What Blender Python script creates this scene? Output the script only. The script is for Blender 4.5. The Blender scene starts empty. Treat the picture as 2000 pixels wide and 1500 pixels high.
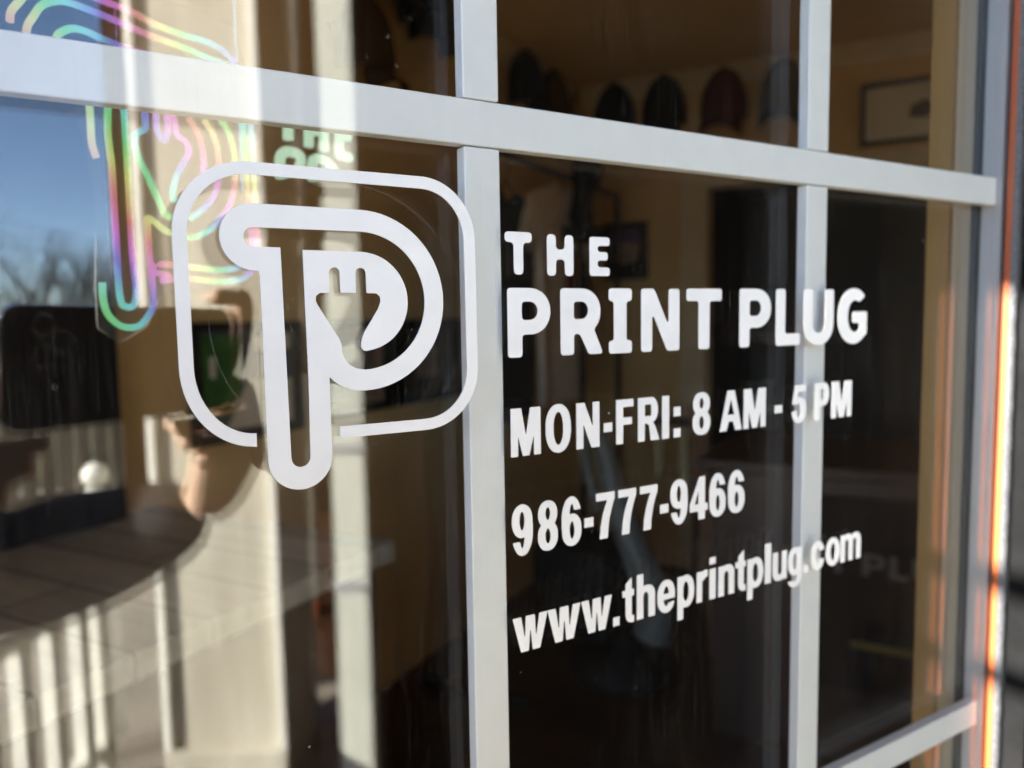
import bpy, bmesh, math, random
from mathutils import Vector, Matrix, Euler
R = math.radians
random.seed(7)
SC = bpy.context.scene
COL = SC.collection

# ------------------------------------------------------------ camera
CAM_POS = Vector((0.0, -0.265, 0.0))
cam_d = bpy.data.cameras.new("camera"); cam = bpy.data.objects.new("camera", cam_d); COL.objects.link(cam)
E_X = Vector((0.855738, -0.058190, 0.514127)); E_D = Vector((0.016028, 0.996160, 0.086070)); E_N = Vector((-0.517162, -0.065413, 0.853384))   # world x, down, +y seen in camera axes
CR = Vector((E_X[0], E_N[0], -E_D[0])); CDn = Vector((E_X[1], E_N[1], -E_D[1])); CF = Vector((E_X[2], E_N[2], -E_D[2]))
CU = -CDn
CAM_M = Matrix(((CR.x, CU.x, -CF.x, CAM_POS.x), (CR.y, CU.y, -CF.y, CAM_POS.y), (CR.z, CU.z, -CF.z, CAM_POS.z), (0, 0, 0, 1)))
cam.matrix_world = CAM_M
cam_d.sensor_width = 36.0; cam_d.sensor_fit = 'HORIZONTAL'
cam_d.lens = 1502.0 / 2000.0 * 36.0
cam_d.clip_start = 0.01; cam_d.clip_end = 2000.0
cam_d.dof.use_dof = True; cam_d.dof.focus_distance = 0.272; cam_d.dof.aperture_fstop = 8.0
SC.camera = cam
# ------------------------------------------------------------ world, sun, exposure
SUN_DIR = Vector((-0.87, -0.03, 0.43)).normalized()
w = bpy.data.worlds.new("World"); SC.world = w; w.use_nodes = True
nt = w.node_tree; nt.nodes.clear()
sky = nt.nodes.new('ShaderNodeTexSky'); sky.sky_type = 'NISHITA'; sky.sun_disc = False
sky.sun_elevation = math.asin(SUN_DIR.z); sky.sun_rotation = math.atan2(SUN_DIR.x, SUN_DIR.y)
sky.air_density = 0.7; sky.dust_density = 0.1; sky.ozone_density = 1.5; sky.altitude = 1500
bg = nt.nodes.new('ShaderNodeBackground'); bg.inputs[1].default_value = 0.088
wo = nt.nodes.new('ShaderNodeOutputWorld'); nt.links.new(sky.outputs[0], bg.inputs[0]); nt.links.new(bg.outputs[0], wo.inputs[0])
sd = bpy.data.lights.new("sun", 'SUN'); sd.energy = 5.0; sd.angle = R(0.53); sd.color = (1.0, 0.945, 0.86)
so = bpy.data.objects.new("sun", sd); COL.objects.link(so)
so.rotation_euler = SUN_DIR.to_track_quat('Z', 'Y').to_euler()
SC.view_settings.view_transform = 'Standard'; SC.view_settings.look = 'None'
SC.view_settings.exposure = 3.18; SC.view_settings.gamma = 1.0
SC.render.engine = 'CYCLES'
cy = SC.cycles
cy.max_bounces = 10; cy.transparent_max_bounces = 20; cy.glossy_bounces = 6; cy.diffuse_bounces = 4; cy.transmission_bounces = 6
cy.caustics_reflective = False; cy.caustics_refractive = False; cy.sample_clamp_indirect = 6.0; cy.use_denoising = True
cy.blur_glossy = 0.0


# ------------------------------------------------------------ materials
def nodes(name):
    m = bpy.data.materials.new(name); m.use_nodes = True
    n = m.node_tree; n.nodes.clear(); o = n.nodes.new('ShaderNodeOutputMaterial')
    return m, n, o
def mat(name, col, rough=0.6, var=0.12, scale=8.0, bump=0.0, bscale=60.0, spec=0.5, metal=0.0, stretch=(1, 1, 1), col2=None, coat=0.0):
    m, n, o = nodes(name)
    p = n.nodes.new('ShaderNodeBsdfPrincipled'); n.links.new(p.outputs[0], o.inputs[0])
    tc = n.nodes.new('ShaderNodeTexCoord'); mp = n.nodes.new('ShaderNodeMapping'); mp.inputs['Scale'].default_value = stretch
    n.links.new(tc.outputs['Object'], mp.inputs[0])
    nz = n.nodes.new('ShaderNodeTexNoise'); nz.inputs['Scale'].default_value = scale; nz.inputs['Detail'].default_value = 6
    n.links.new(mp.outputs[0], nz.inputs[0])
    rp = n.nodes.new('ShaderNodeValToRGB'); n.links.new(nz.outputs['Fac'], rp.inputs[0])
    c2 = col2 if col2 else tuple(c * (1 - var * 2) for c in col)
    rp.color_ramp.elements[0].position = 0.3; rp.color_ramp.elements[1].position = 0.7
    rp.color_ramp.elements[0].color = (*c2, 1); rp.color_ramp.elements[1].color = (*[min(1, c * (1 + var * .5)) for c in col], 1)
    n.links.new(rp.outputs[0], p.inputs['Base Color'])
    p.inputs['Roughness'].default_value = rough; p.inputs['Metallic'].default_value = metal
    p.inputs['Specular IOR Level'].default_value = spec; p.inputs['Coat Weight'].default_value = coat
    if bump:
        n2 = n.nodes.new('ShaderNodeTexNoise'); n2.inputs['Scale'].default_value = bscale; n2.inputs['Detail'].default_value = 4
        n.links.new(mp.outputs[0], n2.inputs[0])
        b = n.nodes.new('ShaderNodeBump'); b.inputs['Strength'].default_value = 1.0; b.inputs['Distance'].default_value = bump
        n.links.new(n2.outputs['Fac'], b.inputs['Height']); n.links.new(b.outputs[0], p.inputs['Normal'])
    return m
def wood(name, c1, c2, axis='x', rough=0.5, scale=3.0, plank=None, gap=(0.02, 0.015, 0.01), mort=0.01):
    """wood grain stretched along one axis, with optional plank joints"""
    m, n, o = nodes(name)
    p = n.nodes.new('ShaderNodeBsdfPrincipled'); n.links.new(p.outputs[0], o.inputs[0])
    tc = n.nodes.new('ShaderNodeTexCoord'); mp = n.nodes.new('ShaderNodeMapping')
    st = {'x': (0.15, 2, 2), 'y': (2, 0.15, 2), 'z': (2, 2, 0.15)}[axis]
    mp.inputs['Scale'].default_value = st; n.links.new(tc.outputs['Object'], mp.inputs[0])
    nz = n.nodes.new('ShaderNodeTexNoise'); nz.inputs['Scale'].default_value = scale * 6; nz.inputs['Detail'].default_value = 8; nz.inputs['Roughness'].default_value = 0.65
    n.links.new(mp.outputs[0], nz.inputs[0])
    rp = n.nodes.new('ShaderNodeValToRGB'); rp.color_ramp.elements[0].position = 0.32; rp.color_ramp.elements[1].position = 0.68
    rp.color_ramp.elements[0].color = (*c1, 1); rp.color_ramp.elements[1].color = (*c2, 1); n.links.new(nz.outputs['Fac'], rp.inputs[0])
    last = rp.outputs[0]
    if plank:
        br = n.nodes.new('ShaderNodeTexBrick'); br.inputs['Scale'].default_value = 1.0
        br.inputs['Brick Width'].default_value = plank[0]; br.inputs['Row Height'].default_value = plank[1]
        br.inputs['Mortar Size'].default_value = plank[1] * mort; br.inputs['Mortar Smooth'].default_value = 0.2
        br.inputs['Color1'].default_value = (0.75, 0.75, 0.75, 1); br.inputs['Color2'].default_value = (1.1, 1.1, 1.1, 1); br.inputs['Mortar'].default_value = (*gap, 1)
        n.links.new(tc.outputs['Object'], br.inputs[0])
        mx = n.nodes.new('ShaderNodeMix'); mx.data_type = 'RGBA'; mx.blend_type = 'MULTIPLY'; mx.inputs[0].default_value = 1.0
        n.links.new(last, mx.inputs[6]); n.links.new(br.outputs['Color'], mx.inputs[7]); last = mx.outputs[2]
    n.links.new(last, p.inputs['Base Color']); p.inputs['Roughness'].default_value = rough
    b = n.nodes.new('ShaderNodeBump'); b.inputs['Distance'].default_value = 0.0006; n.links.new(nz.outputs['Fac'], b.inputs['Height']); n.links.new(b.outputs[0], p.inputs['Normal'])
    return m
def glass_mat(name, dusty=0.0, wave=0.0, tint=(0.93, 0.95, 0.93)):
    """thin-slab pane: Fresnel mirror over clear transmission, faint ripple, dust and dried drops"""
    m, n, o = nodes(name)
    g = n.nodes.new('ShaderNodeNewGeometry')
    mr = n.nodes.new('ShaderNodeMapRange'); mr.inputs['To Min'].default_value = 1.50; mr.inputs['To Max'].default_value = 1 / 1.50
    n.links.new(g.outputs['Backfacing'], mr.inputs['Value'])
    tc = n.nodes.new('ShaderNodeTexCoord')
    fr = n.nodes.new('ShaderNodeFresnel'); n.links.new(mr.outputs[0], fr.inputs['IOR'])
    gl = n.nodes.new('ShaderNodeBsdfGlossy'); gl.inputs['Roughness'].default_value = 0.0; gl.inputs['Color'].default_value = (1, 1, 1, 1)
    tr = n.nodes.new('ShaderNodeBsdfTransparent'); tr.inputs[0].default_value = (*tint, 1)
    mx = n.nodes.new('ShaderNodeMixShader'); n.links.new(fr.outputs[0], mx.inputs[0]); n.links.new(tr.outputs[0], mx.inputs[1]); n.links.new(gl.outputs[0], mx.inputs[2])
    if wave:
        mp = n.nodes.new('ShaderNodeMapping'); mp.inputs['Scale'].default_value = (1, 1, 0.55); n.links.new(tc.outputs['Object'], mp.inputs[0])
        nz = n.nodes.new('ShaderNodeTexNoise'); nz.inputs['Scale'].default_value = 9.0; nz.inputs['Detail'].default_value = 1.0; n.links.new(mp.outputs[0], nz.inputs[0])
        b = n.nodes.new('ShaderNodeBump'); b.inputs['Strength'].default_value = 1.0; b.inputs['Distance'].default_value = wave
        n.links.new(nz.outputs['Fac'], b.inputs['Height']); n.links.new(b.outputs[0], gl.inputs['Normal'])
    last = mx.outputs[0]
    if dusty:
        mp = n.nodes.new('ShaderNodeMapping'); mp.inputs['Scale'].default_value = (1, 1, 0.03); n.links.new(tc.outputs['Object'], mp.inputs[0])
        st = n.nodes.new('ShaderNodeTexNoise'); st.inputs['Scale'].default_value = 900; st.inputs['Detail'].default_value = 3; n.links.new(mp.outputs[0], st.inputs[0])
        blot = n.nodes.new('ShaderNodeTexNoise'); blot.inputs['Scale'].default_value = 14; blot.inputs['Detail'].default_value = 5; n.links.new(tc.outputs['Object'], blot.inputs[0])
        m1 = n.nodes.new('ShaderNodeMapRange'); m1.inputs['From Min'].default_value = 0.52; m1.inputs['From Max'].default_value = 0.78; m1.inputs['To Max'].default_value = dusty; n.links.new(st.outputs['Fac'], m1.inputs['Value'])
        m2 = n.nodes.new('ShaderNodeMapRange'); m2.inputs['From Min'].default_value = 0.35; m2.inputs['From Max'].default_value = 0.7; n.links.new(blot.outputs['Fac'], m2.inputs['Value'])
        mu = n.nodes.new('ShaderNodeMath'); mu.operation = 'MULTIPLY'; n.links.new(m1.outputs[0], mu.inputs[0]); n.links.new(m2.outputs[0], mu.inputs[1])
        # specks
        vo = n.nodes.new('ShaderNodeTexVoronoi'); vo.inputs['Scale'].default_value = 110; n.links.new(tc.outputs['Object'], vo.inputs[0])
        lt = n.nodes.new('ShaderNodeMath'); lt.operation = 'LESS_THAN'; n.links.new(vo.outputs['Distance'], lt.inputs[0])
        sp = n.nodes.new('ShaderNodeSeparateColor'); n.links.new(vo.outputs['Color'], sp.inputs[0])
        th = n.nodes.new('ShaderNodeMath'); th.operation = 'MULTIPLY_ADD'; th.inputs[1].default_value = 0.035; th.inputs[2].default_value = 0.012; n.links.new(sp.outputs[1], th.inputs[0]); n.links.new(th.outputs[0], lt.inputs[1])
        gt = n.nodes.new('ShaderNodeMath'); gt.operation = 'GREATER_THAN'; gt.inputs[1].default_value = 0.93; n.links.new(sp.outputs[0], gt.inputs[0])
        ml = n.nodes.new('ShaderNodeMath'); ml.operation = 'MULTIPLY'; n.links.new(lt.outputs[0], ml.inputs[0]); n.links.new(gt.outputs[0], ml.inputs[1])
        m3 = n.nodes.new('ShaderNodeMath'); m3.operation = 'MULTIPLY_ADD'; m3.inputs[1].default_value = 0.35; n.links.new(ml.outputs[0], m3.inputs[0]); n.links.new(mu.outputs[0], m3.inputs[2])
        df = n.nodes.new('ShaderNodeBsdfDiffuse'); df.inputs[0].default_value = (0.75, 0.74, 0.7, 1)
        mz = n.nodes.new('ShaderNodeMixShader'); n.links.new(m3.outputs[0], mz.inputs[0]); n.links.new(last, mz.inputs[1]); n.links.new(df.outputs[0], mz.inputs[2]); last = mz.outputs[0]
    n.links.new(last, o.inputs[0])
    return m
def glow(name, col=None, strength=2.0, hue=None):
    m, n, o = nodes(name)
    e = n.nodes.new('ShaderNodeEmission'); e.inputs[1].default_value = strength
    if hue:
        tc = n.nodes.new('ShaderNodeTexCoord'); sx = n.nodes.new('ShaderNodeSeparateXYZ'); n.links.new(tc.outputs['Object'], sx.inputs[0])
        nz = n.nodes.new('ShaderNodeTexNoise'); nz.inputs['Scale'].default_value = 10; n.links.new(tc.outputs['Object'], nz.inputs[0])
        a = n.nodes.new('ShaderNodeMath'); a.operation = 'MULTIPLY'; a.inputs[1].default_value = hue[0]; n.links.new(sx.outputs[0], a.inputs[0])
        b = n.nodes.new('ShaderNodeMath'); b.operation = 'MULTIPLY_ADD'; b.inputs[1].default_value = hue[1]; n.links.new(sx.outputs[2], b.inputs[0]); n.links.new(a.outputs[0], b.inputs[2])
        b2 = n.nodes.new('ShaderNodeMath'); b2.operation = 'MULTIPLY_ADD'; b2.inputs[1].default_value = 0.6; n.links.new(nz.outputs['Fac'], b2.inputs[0]); n.links.new(b.outputs[0], b2.inputs[2])
        f = n.nodes.new('ShaderNodeMath'); f.operation = 'FRACT'; n.links.new(b2.outputs[0], f.inputs[0])
        hs = n.nodes.new('ShaderNodeCombineColor'); hs.mode = 'HSV'; n.links.new(f.outputs[0], hs.inputs[0]); hs.inputs[1].default_value = 0.66; hs.inputs[2].default_value = 1
        n.links.new(hs.outputs[0], e.inputs[0])
    else: e.inputs[0].default_value = (*col, 1)
    n.links.new(e.outputs[0], o.inputs[0]); return m

M = {}
M['vinyl'] = mat('white_vinyl', (0.88, 0.875, 0.86), 0.42, 0.025, 55, bump=0.00003, bscale=350, spec=0.35)
M['grille'] = mat('white_enamel', (0.88, 0.885, 0.87), 0.38, 0.018, 90, bump=0.00002, bscale=300)
M['spacer'] = mat('mill_aluminium', (0.55, 0.56, 0.57), 0.42, 0.08, 30, metal=0.35, stretch=(1, 1, 0.1))
M['rubber'] = mat('black_rubber', (0.012, 0.012, 0.013), 0.5, 0.2, 60)
M['cedar'] = wood('orange_cedar_stain', (0.26, 0.056, 0.013), (0.34, 0.080, 0.021), 'z', 0.5, 6)
M['caulk'] = mat('grey_caulk', (0.085, 0.087, 0.092), 0.55, 0.35, 700, bump=0.0006, bscale=900)
M['charcoal'] = mat('charcoal_paint', (0.006, 0.006, 0.0063), 0.8, 0.25, 30, bump=0.0004, bscale=200, spec=0.1)
M['pane_out'] = glass_mat('outer_glass', dusty=0.03, wave=0.00006, tint=(0.98, 0.985, 0.98))
M['pane_in'] = glass_mat('inner_glass', wave=0.00006, tint=(0.97, 0.97, 0.955))
M['tan'] = wood('tan_stained_trim', (0.44, 0.26, 0.085), (0.54, 0.34, 0.13), 'z', 0.55, 3)
M['tan2'] = wood('pale_trim', (0.70, 0.58, 0.38), (0.78, 0.67, 0.47), 'z', 0.55, 3)
M['plaster'] = mat('olive_tan_plaster', (0.78, 0.52, 0.225), 0.85, 0.06, 3, bump=0.0005, bscale=80)
M['ceiling'] = mat('tan_ceiling', (0.76, 0.53, 0.27), 0.9, 0.05, 3)
M['crown'] = mat('cream_moulding', (0.78, 0.62, 0.38), 0.6, 0.05, 6)
M['floorw'] = wood('dark_floorboards', (0.03, 0.012, 0.006), (0.07, 0.03, 0.014), 'x', 0.35, 2, (1.2, 0.12))
M['seat'] = wood('grey_planks', (0.44, 0.41, 0.33), (0.66, 0.62, 0.51), 'x', 0.55, 2, (1.1, 0.13), mort=0.02)
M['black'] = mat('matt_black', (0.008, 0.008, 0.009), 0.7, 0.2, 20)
M['frame'] = mat('black_frame', (0.012, 0.011, 0.01), 0.35, 0.1, 20)
M['wood_dk'] = wood('dark_walnut', (0.035, 0.014, 0.008), (0.075, 0.032, 0.016), 'z', 0.4, 2)
M['wood_or'] = wood('orange_oak', (0.20, 0.085, 0.035), (0.30, 0.14, 0.06), 'z', 0.45, 2)
M['paper'] = mat('cream_paper', (0.80, 0.72, 0.56), 0.8, 0.05, 6)
M['green'] = mat('leaf_green_print', (0.06, 0.19, 0.04), 0.6, 0.3, 12)
M['slate'] = mat('slate_print', (0.10, 0.12, 0.13), 0.6, 0.2, 12)
M['purple'] = mat('dusky_purple_print', (0.13, 0.09, 0.18), 0.6, 0.2, 12)
M['rosetan'] = mat('rose_tan_print', (0.42, 0.27, 0.19), 0.6, 0.2, 12)
M['shirt'] = mat('beige_cotton', (0.80, 0.67, 0.52), 0.9, 0.08, 10, bump=0.002, bscale=20)
M['shirt_dk'] = mat('charcoal_cotton', (0.035, 0.04, 0.042), 0.9, 0.1, 10, bump=0.002, bscale=20)
M['red'] = mat('maroon_print', (0.34, 0.04, 0.03), 0.7, 0.2, 20)
M['burg'] = mat('burgundy_twill', (0.10, 0.018, 0.02), 0.9, 0.1, 30)
M['taupe'] = mat('taupe_twill', (0.085, 0.065, 0.045), 0.9, 0.1, 30)
M['capblk'] = mat('black_twill', (0.010, 0.010, 0.012), 0.9, 0.1, 30)
M['brown'] = mat('brown_twill', (0.07, 0.042, 0.024), 0.9, 0.1, 30)
M['pale'] = mat('pale_grey_enamel', (0.26, 0.26, 0.225), 0.4, 0.06, 12)
M['brass'] = mat('cream_brass', (0.62, 0.50, 0.27), 0.35, 0.1, 12)
M['banner'] = mat('dark_brown_fabric', (0.03, 0.017, 0.014), 0.85, 0.1, 12)
M['ltgrey'] = mat('faded_grey_print', (0.22, 0.19, 0.17), 0.7, 0.1, 12)
M['yellow'] = mat('mustard_print', (0.25, 0.17, 0.02), 0.6, 0.1, 12)
M['acrylic'] = None
M['post'] = mat('cream_painted_wood', (0.65, 0.615, 0.515), 0.6, 0.10, 7, bump=0.0008, bscale=25, col2=(0.43, 0.395, 0.315), stretch=(1, 1, 0.16))
M['rail'] = mat('white_painted_rail', (0.80, 0.78, 0.70), 0.55, 0.06, 8)
M['offwh'] = mat('white_pvc', (0.66, 0.68, 0.60), 0.45, 0.06, 8)
M['deck'] = wood('weathered_deck', (0.045, 0.034, 0.026), (0.09, 0.07, 0.055), 'x', 0.8, 2, (3.0, 0.14), mort=0.05)
M['deck2'] = wood('pale_deck', (0.22, 0.19, 0.15), (0.34, 0.30, 0.24), 'x', 0.8, 2, (3.0, 0.14), mort=0.05)
M['ground'] = mat('pale_gravel', (0.42, 0.37, 0.29), 0.95, 0.2, 1.5, bump=0.01, bscale=30)
M['grass'] = mat('winter_lawn', (0.16, 0.14, 0.07), 0.95, 0.3, 2.0, bump=0.02, bscale=20)
M['fence'] = wood('weathered_fence', (0.20, 0.14, 0.085), (0.46, 0.37, 0.26), 'z', 0.85, 1.2)
M['bark'] = mat('grey_bark', (0.13, 0.10, 0.08), 0.95, 0.3, 20)
M['wire'] = mat('black_cable', (0.02, 0.02, 0.022), 0.7, 0.1, 10)
M['stucco'] = mat('beige_stucco', (0.50, 0.42, 0.27), 0.9, 0.06, 4)
M['roof'] = mat('brown_shingle', (0.09, 0.065, 0.05), 0.9, 0.3, 6, bump=0.01, bscale=12)
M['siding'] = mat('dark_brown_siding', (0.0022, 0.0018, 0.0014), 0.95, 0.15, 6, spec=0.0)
M['soffit'] = mat('white_soffit', (0.6, 0.6, 0.57), 0.7, 0.05, 6)
M['phone'] = mat('black_phone_glass', (0.008, 0.009, 0.012), 0.25, 0.05, 10)
M['steel'] = mat('steel_band', (0.55, 0.56, 0.58), 0.25, 0.04, 10, metal=1.0)
M['skin'] = mat('skin', (0.82, 0.56, 0.41), 0.5, 0.08, 30, bump=0.0002, bscale=300)
M['hair'] = mat('dark_hair', (0.03, 0.018, 0.012), 0.6, 0.3, 60)
M['jacket'] = mat('navy_jacket', (0.014, 0.016, 0.024), 0.85, 0.2, 20, bump=0.003, bscale=14)
M['jeans'] = mat('blue_denim', (0.04, 0.06, 0.11), 0.9, 0.2, 40)
M['shoe'] = mat('black_shoe', (0.02, 0.02, 0.02), 0.5, 0.1, 20)
M['eye'] = mat('eye_white', (0.75, 0.72, 0.7), 0.2, 0.02, 20)
M['rainbow'] = glow('rainbow_tube', strength=0.07, hue=(11.0, 9.0))
M['coolglow'] = glow('mint_white_tube', (0.72, 1.0, 0.75), 0.09)
def acrylic():
    m, n, o = nodes('clear_acrylic')
    d = n.nodes.new('ShaderNodeBsdfDiffuse'); d.inputs[0].default_value = (0.55, 0.5, 0.5, 1)
    t = n.nodes.new('ShaderNodeBsdfTransparent'); mx = n.nodes.new('ShaderNodeMixShader'); mx.inputs[0].default_value = 0.05
    n.links.new(t.outputs[0], mx.inputs[1]); n.links.new(d.outputs[0], mx.inputs[2]); n.links.new(mx.outputs[0], o.inputs[0]); return m
M['acrylic'] = acrylic()
def film(name, f):
    m, n, o = nodes(name)
    d = n.nodes.new('ShaderNodeBsdfDiffuse'); d.inputs[0].default_value = (0.8, 0.8, 0.78, 1)
    t = n.nodes.new('ShaderNodeBsdfTransparent'); mx = n.nodes.new('ShaderNodeMixShader'); mx.inputs[0].default_value = f
    n.links.new(t.outputs[0], mx.inputs[1]); n.links.new(d.outputs[0], mx.inputs[2]); n.links.new(mx.outputs[0], o.inputs[0]); return m
M['residue'] = film('glue_residue', 0.035); M['waterspot'] = film('dried_water', 0.14)

# ------------------------------------------------------------ helpers
def props(o, label=None, cat=None, group=None, kind=None):
    if label: o['label'] = label
    if cat: o['category'] = cat
    if group: o['group'] = group
    if kind: o['kind'] = kind
    return o
def thing(name, label, cat, loc=(0, 0, 0), rz=0.0, group=None, mtx=None):
    o = bpy.data.objects.new(name, None); COL.objects.link(o); o.empty_display_size = 0.05
    if mtx is not None: o.matrix_world = mtx
    else: o.location = loc; o.rotation_euler = (0, 0, rz)
    return props(o, label, cat, group)
def obj(name, bm, m, parent=None, world=False, smooth=False, label=None):
    me = bpy.data.meshes.new(name)
    if isinstance(bm, bpy.types.Mesh): me = bm
    else:
        bmesh.ops.recalc_face_normals(bm, faces=bm.faces); bm.to_mesh(me); bm.free()
    if isinstance(bm, bpy.types.Mesh): me.materials.clear()
    for q in (m if isinstance(m, (list, tuple)) else [m]): me.materials.append(q)
    if smooth:
        for p in me.polygons: p.use_smooth = True
    o = bpy.data.objects.new(name, me); COL.objects.link(o)
    if parent:
        o.parent = parent
        if world:
            pm = Matrix.LocRotScale(parent.location, parent.rotation_euler, parent.scale)
            q = parent.parent
            while q: pm = Matrix.LocRotScale(q.location, q.rotation_euler, q.scale) @ pm; q = q.parent
            o.matrix_parent_inverse = pm.inverted()
    if label: o['label'] = label
    return o
def copy_tree(o, parent=None, loc=None, rz=None, label=None):
    c = o.copy(); COL.objects.link(c)
    if parent: c.parent = parent
    if loc is not None: c.location = loc
    if rz is not None: c.rotation_euler = (0, 0, rz)
    if label: c['label'] = label
    for ch in [k for k in bpy.data.objects if k.parent == o]: copy_tree(ch, c)
    return c
def box(bm, x0, x1, y0, y1, z0, z1, bev=0.0, mi=0):
    vs = [bm.verts.new((x, y, z)) for x in (x0, x1) for y in (y0, y1) for z in (z0, z1)]
    fs = []
    for q in ((0, 1, 3, 2), (4, 6, 7, 5), (0, 4, 5, 1), (2, 3, 7, 6), (0, 2, 6, 4), (1, 5, 7, 3)):
        f = bm.faces.new([vs[i] for i in q]); f.material_index = mi; fs.append(f)
    if bev:
        es = list({e for f in fs for e in f.edges})
        bmesh.ops.bevel(bm, geom=es, offset=bev, segments=2, profile=0.5, affect='EDGES')
    return fs
def NB(): return bmesh.new()
def boxo(name, dims, m, parent=None, world=False, bev=0.0, **k):
    bm = NB(); box(bm, *dims, bev=bev); return obj(name, bm, m, parent, world, **k)
def prism(bm, pts, y0, y1, mi=0):
    """polygon in xz extruded along y"""
    a = [bm.verts.new((x, y0, z)) for x, z in pts]; b = [bm.verts.new((x, y1, z)) for x, z in pts]
    bm.faces.new(a).material_index = mi; bm.faces.new(b[::-1]).material_index = mi
    n = len(pts)
    for i in range(n): bm.faces.new((a[i], b[i], b[(i + 1) % n], a[(i + 1) % n])).material_index = mi
def tube(bm, pts, r, seg=8, close=False, r2=None):
    pts = [Vector(p) for p in pts]; n = len(pts); rings = []
    up = None
    for i, p in enumerate(pts):
        a = pts[(i - 1) % n] if (close or i > 0) else p; b = pts[(i + 1) % n] if (close or i < n - 1) else p
        d = (b - a).normalized()
        if up is None or abs(up.dot(d)) > 0.98: up = d.orthogonal().normalized()
        s = d.cross(up).normalized(); up = s.cross(d).normalized()
        rr = r if r2 is None else r + (r2 - r) * i / (n - 1)
        rings.append([bm.verts.new(p + (s * math.cos(t) + up * math.sin(t)) * rr) for t in [2 * math.pi * k / seg for k in range(seg)]])
    m = n if close else n - 1
    for i in range(m):
        A, B = rings[i], rings[(i + 1) % n]
        for k in range(seg): bm.faces.new((A[k], A[(k + 1) % seg], B[(k + 1) % seg], B[k]))
    if not close: bm.faces.new(rings[0][::-1]); bm.faces.new(rings[-1])
def lathe(bm, prof, seg=24, cx=0, cy=0):
    rings = []
    for r, z in prof: rings.append([bm.verts.new((cx + r * math.cos(t), cy + r * math.sin(t), z)) for t in [2 * math.pi * k / seg for k in range(seg)]])
    for A, B in zip(rings, rings[1:]):
        for k in range(seg): bm.faces.new((A[k], A[(k + 1) % seg], B[(k + 1) % seg], B[k]))
    bm.faces.new(rings[0][::-1]); bm.faces.new(rings[-1])
def ell(bm, c, r, seg=24, rings=14, half=None):
    mtx = Matrix.Translation(c) @ Matrix.Diagonal((*r, 1))
    return bmesh.ops.create_uvsphere(bm, u_segments=seg, v_segments=rings, radius=1.0, matrix=mtx)['verts']
def smoothline(P, k=3, close=False):
    """Catmull-Rom"""
    P = [Vector(p) for p in P]; n = len(P); out = []
    rng = range(n) if close else range(n - 1)
    for i in rng:
        p0 = P[(i - 1) % n] if close or i > 0 else P[i]; p1 = P[i]; p2 = P[(i + 1) % n]; p3 = P[(i + 2) % n] if close or i < n - 2 else p2
        for j in range(k):
            t = j / k
            out.append(0.5 * ((2 * p1) + (p2 - p0) * t + (2 * p0 - 5 * p1 + 4 * p2 - p3) * t * t + (3 * p1 - p0 - 3 * p2 + p3) * t ** 3))
    if not close: out.append(P[-1])
    return out
def filled(loops, depth):
    """flat 2D outlines (with holes) -> solid mesh standing in xz, front face towards -y"""
    cu = bpy.data.curves.new('outline', 'CURVE'); cu.dimensions = '2D'; cu.fill_mode = 'BOTH'; cu.extrude = depth / 2
    for L in loops:
        s = cu.splines.new('POLY'); s.points.add(len(L) - 1); s.use_cyclic_u = True
        for p, q in zip(s.points, L): p.co = (q[0], q[1], 0, 1)
    o = bpy.data.objects.new('outline', cu); COL.objects.link(o)
    dg = bpy.context.evaluated_depsgraph_get(); dg.update()
    me = bpy.data.meshes.new_from_object(o.evaluated_get(dg)); bpy.data.objects.remove(o); bpy.data.curves.remove(cu)
    me.transform(Matrix.Rotation(R(90), 4, 'X'))
    return me
def skin(chains, sub=2, root=0):
    """chains: list of [(x,y,z,r),...]; points given once by position are merged into one skeleton"""
    vs, idx, es = [], {}, set()
    for c in chains:
        last = None
        for p in c:
            k = tuple(round(a, 4) for a in p[:3])
            if k not in idx: idx[k] = len(vs); vs.append(p)
            i = idx[k]
            if last is not None and last != i: es.add((min(i, last), max(i, last)))
            last = i
    me = bpy.data.meshes.new('skin'); me.from_pydata([v[:3] for v in vs], list(es), [])
    o = bpy.data.objects.new('skin', me); COL.objects.link(o)
    md = o.modifiers.new('s', 'SKIN'); md.use_smooth_shade = True; md.branch_smoothing = 0.6
    for i, v in enumerate(vs):
        r = v[3]; me.skin_vertices[0].data[i].radius = (r, v[4] if len(v) > 4 else r)
        me.skin_vertices[0].data[i].use_root = (i == root)
    sb = o.modifiers.new('u', 'SUBSURF'); sb.levels = sub; sb.render_levels = sub
    dg = bpy.context.evaluated_depsgraph_get(); dg.update()
    r = bpy.data.meshes.new_from_object(o.evaluated_get(dg)); bpy.data.objects.remove(o); bpy.data.meshes.remove(me)
    return r
def join_meshes(ms):
    bm = NB()
    for m in ms: bm.from_mesh(m)
    return bm
def arc(cx, cz, r, a0, a1, n=10, rz=None):
    rz = rz or r
    return [(cx + r * math.cos(R(a0 + (a1 - a0) * i / n)), cz + rz * math.sin(R(a0 + (a1 - a0) * i / n))) for i in range(n + 1)]

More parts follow.
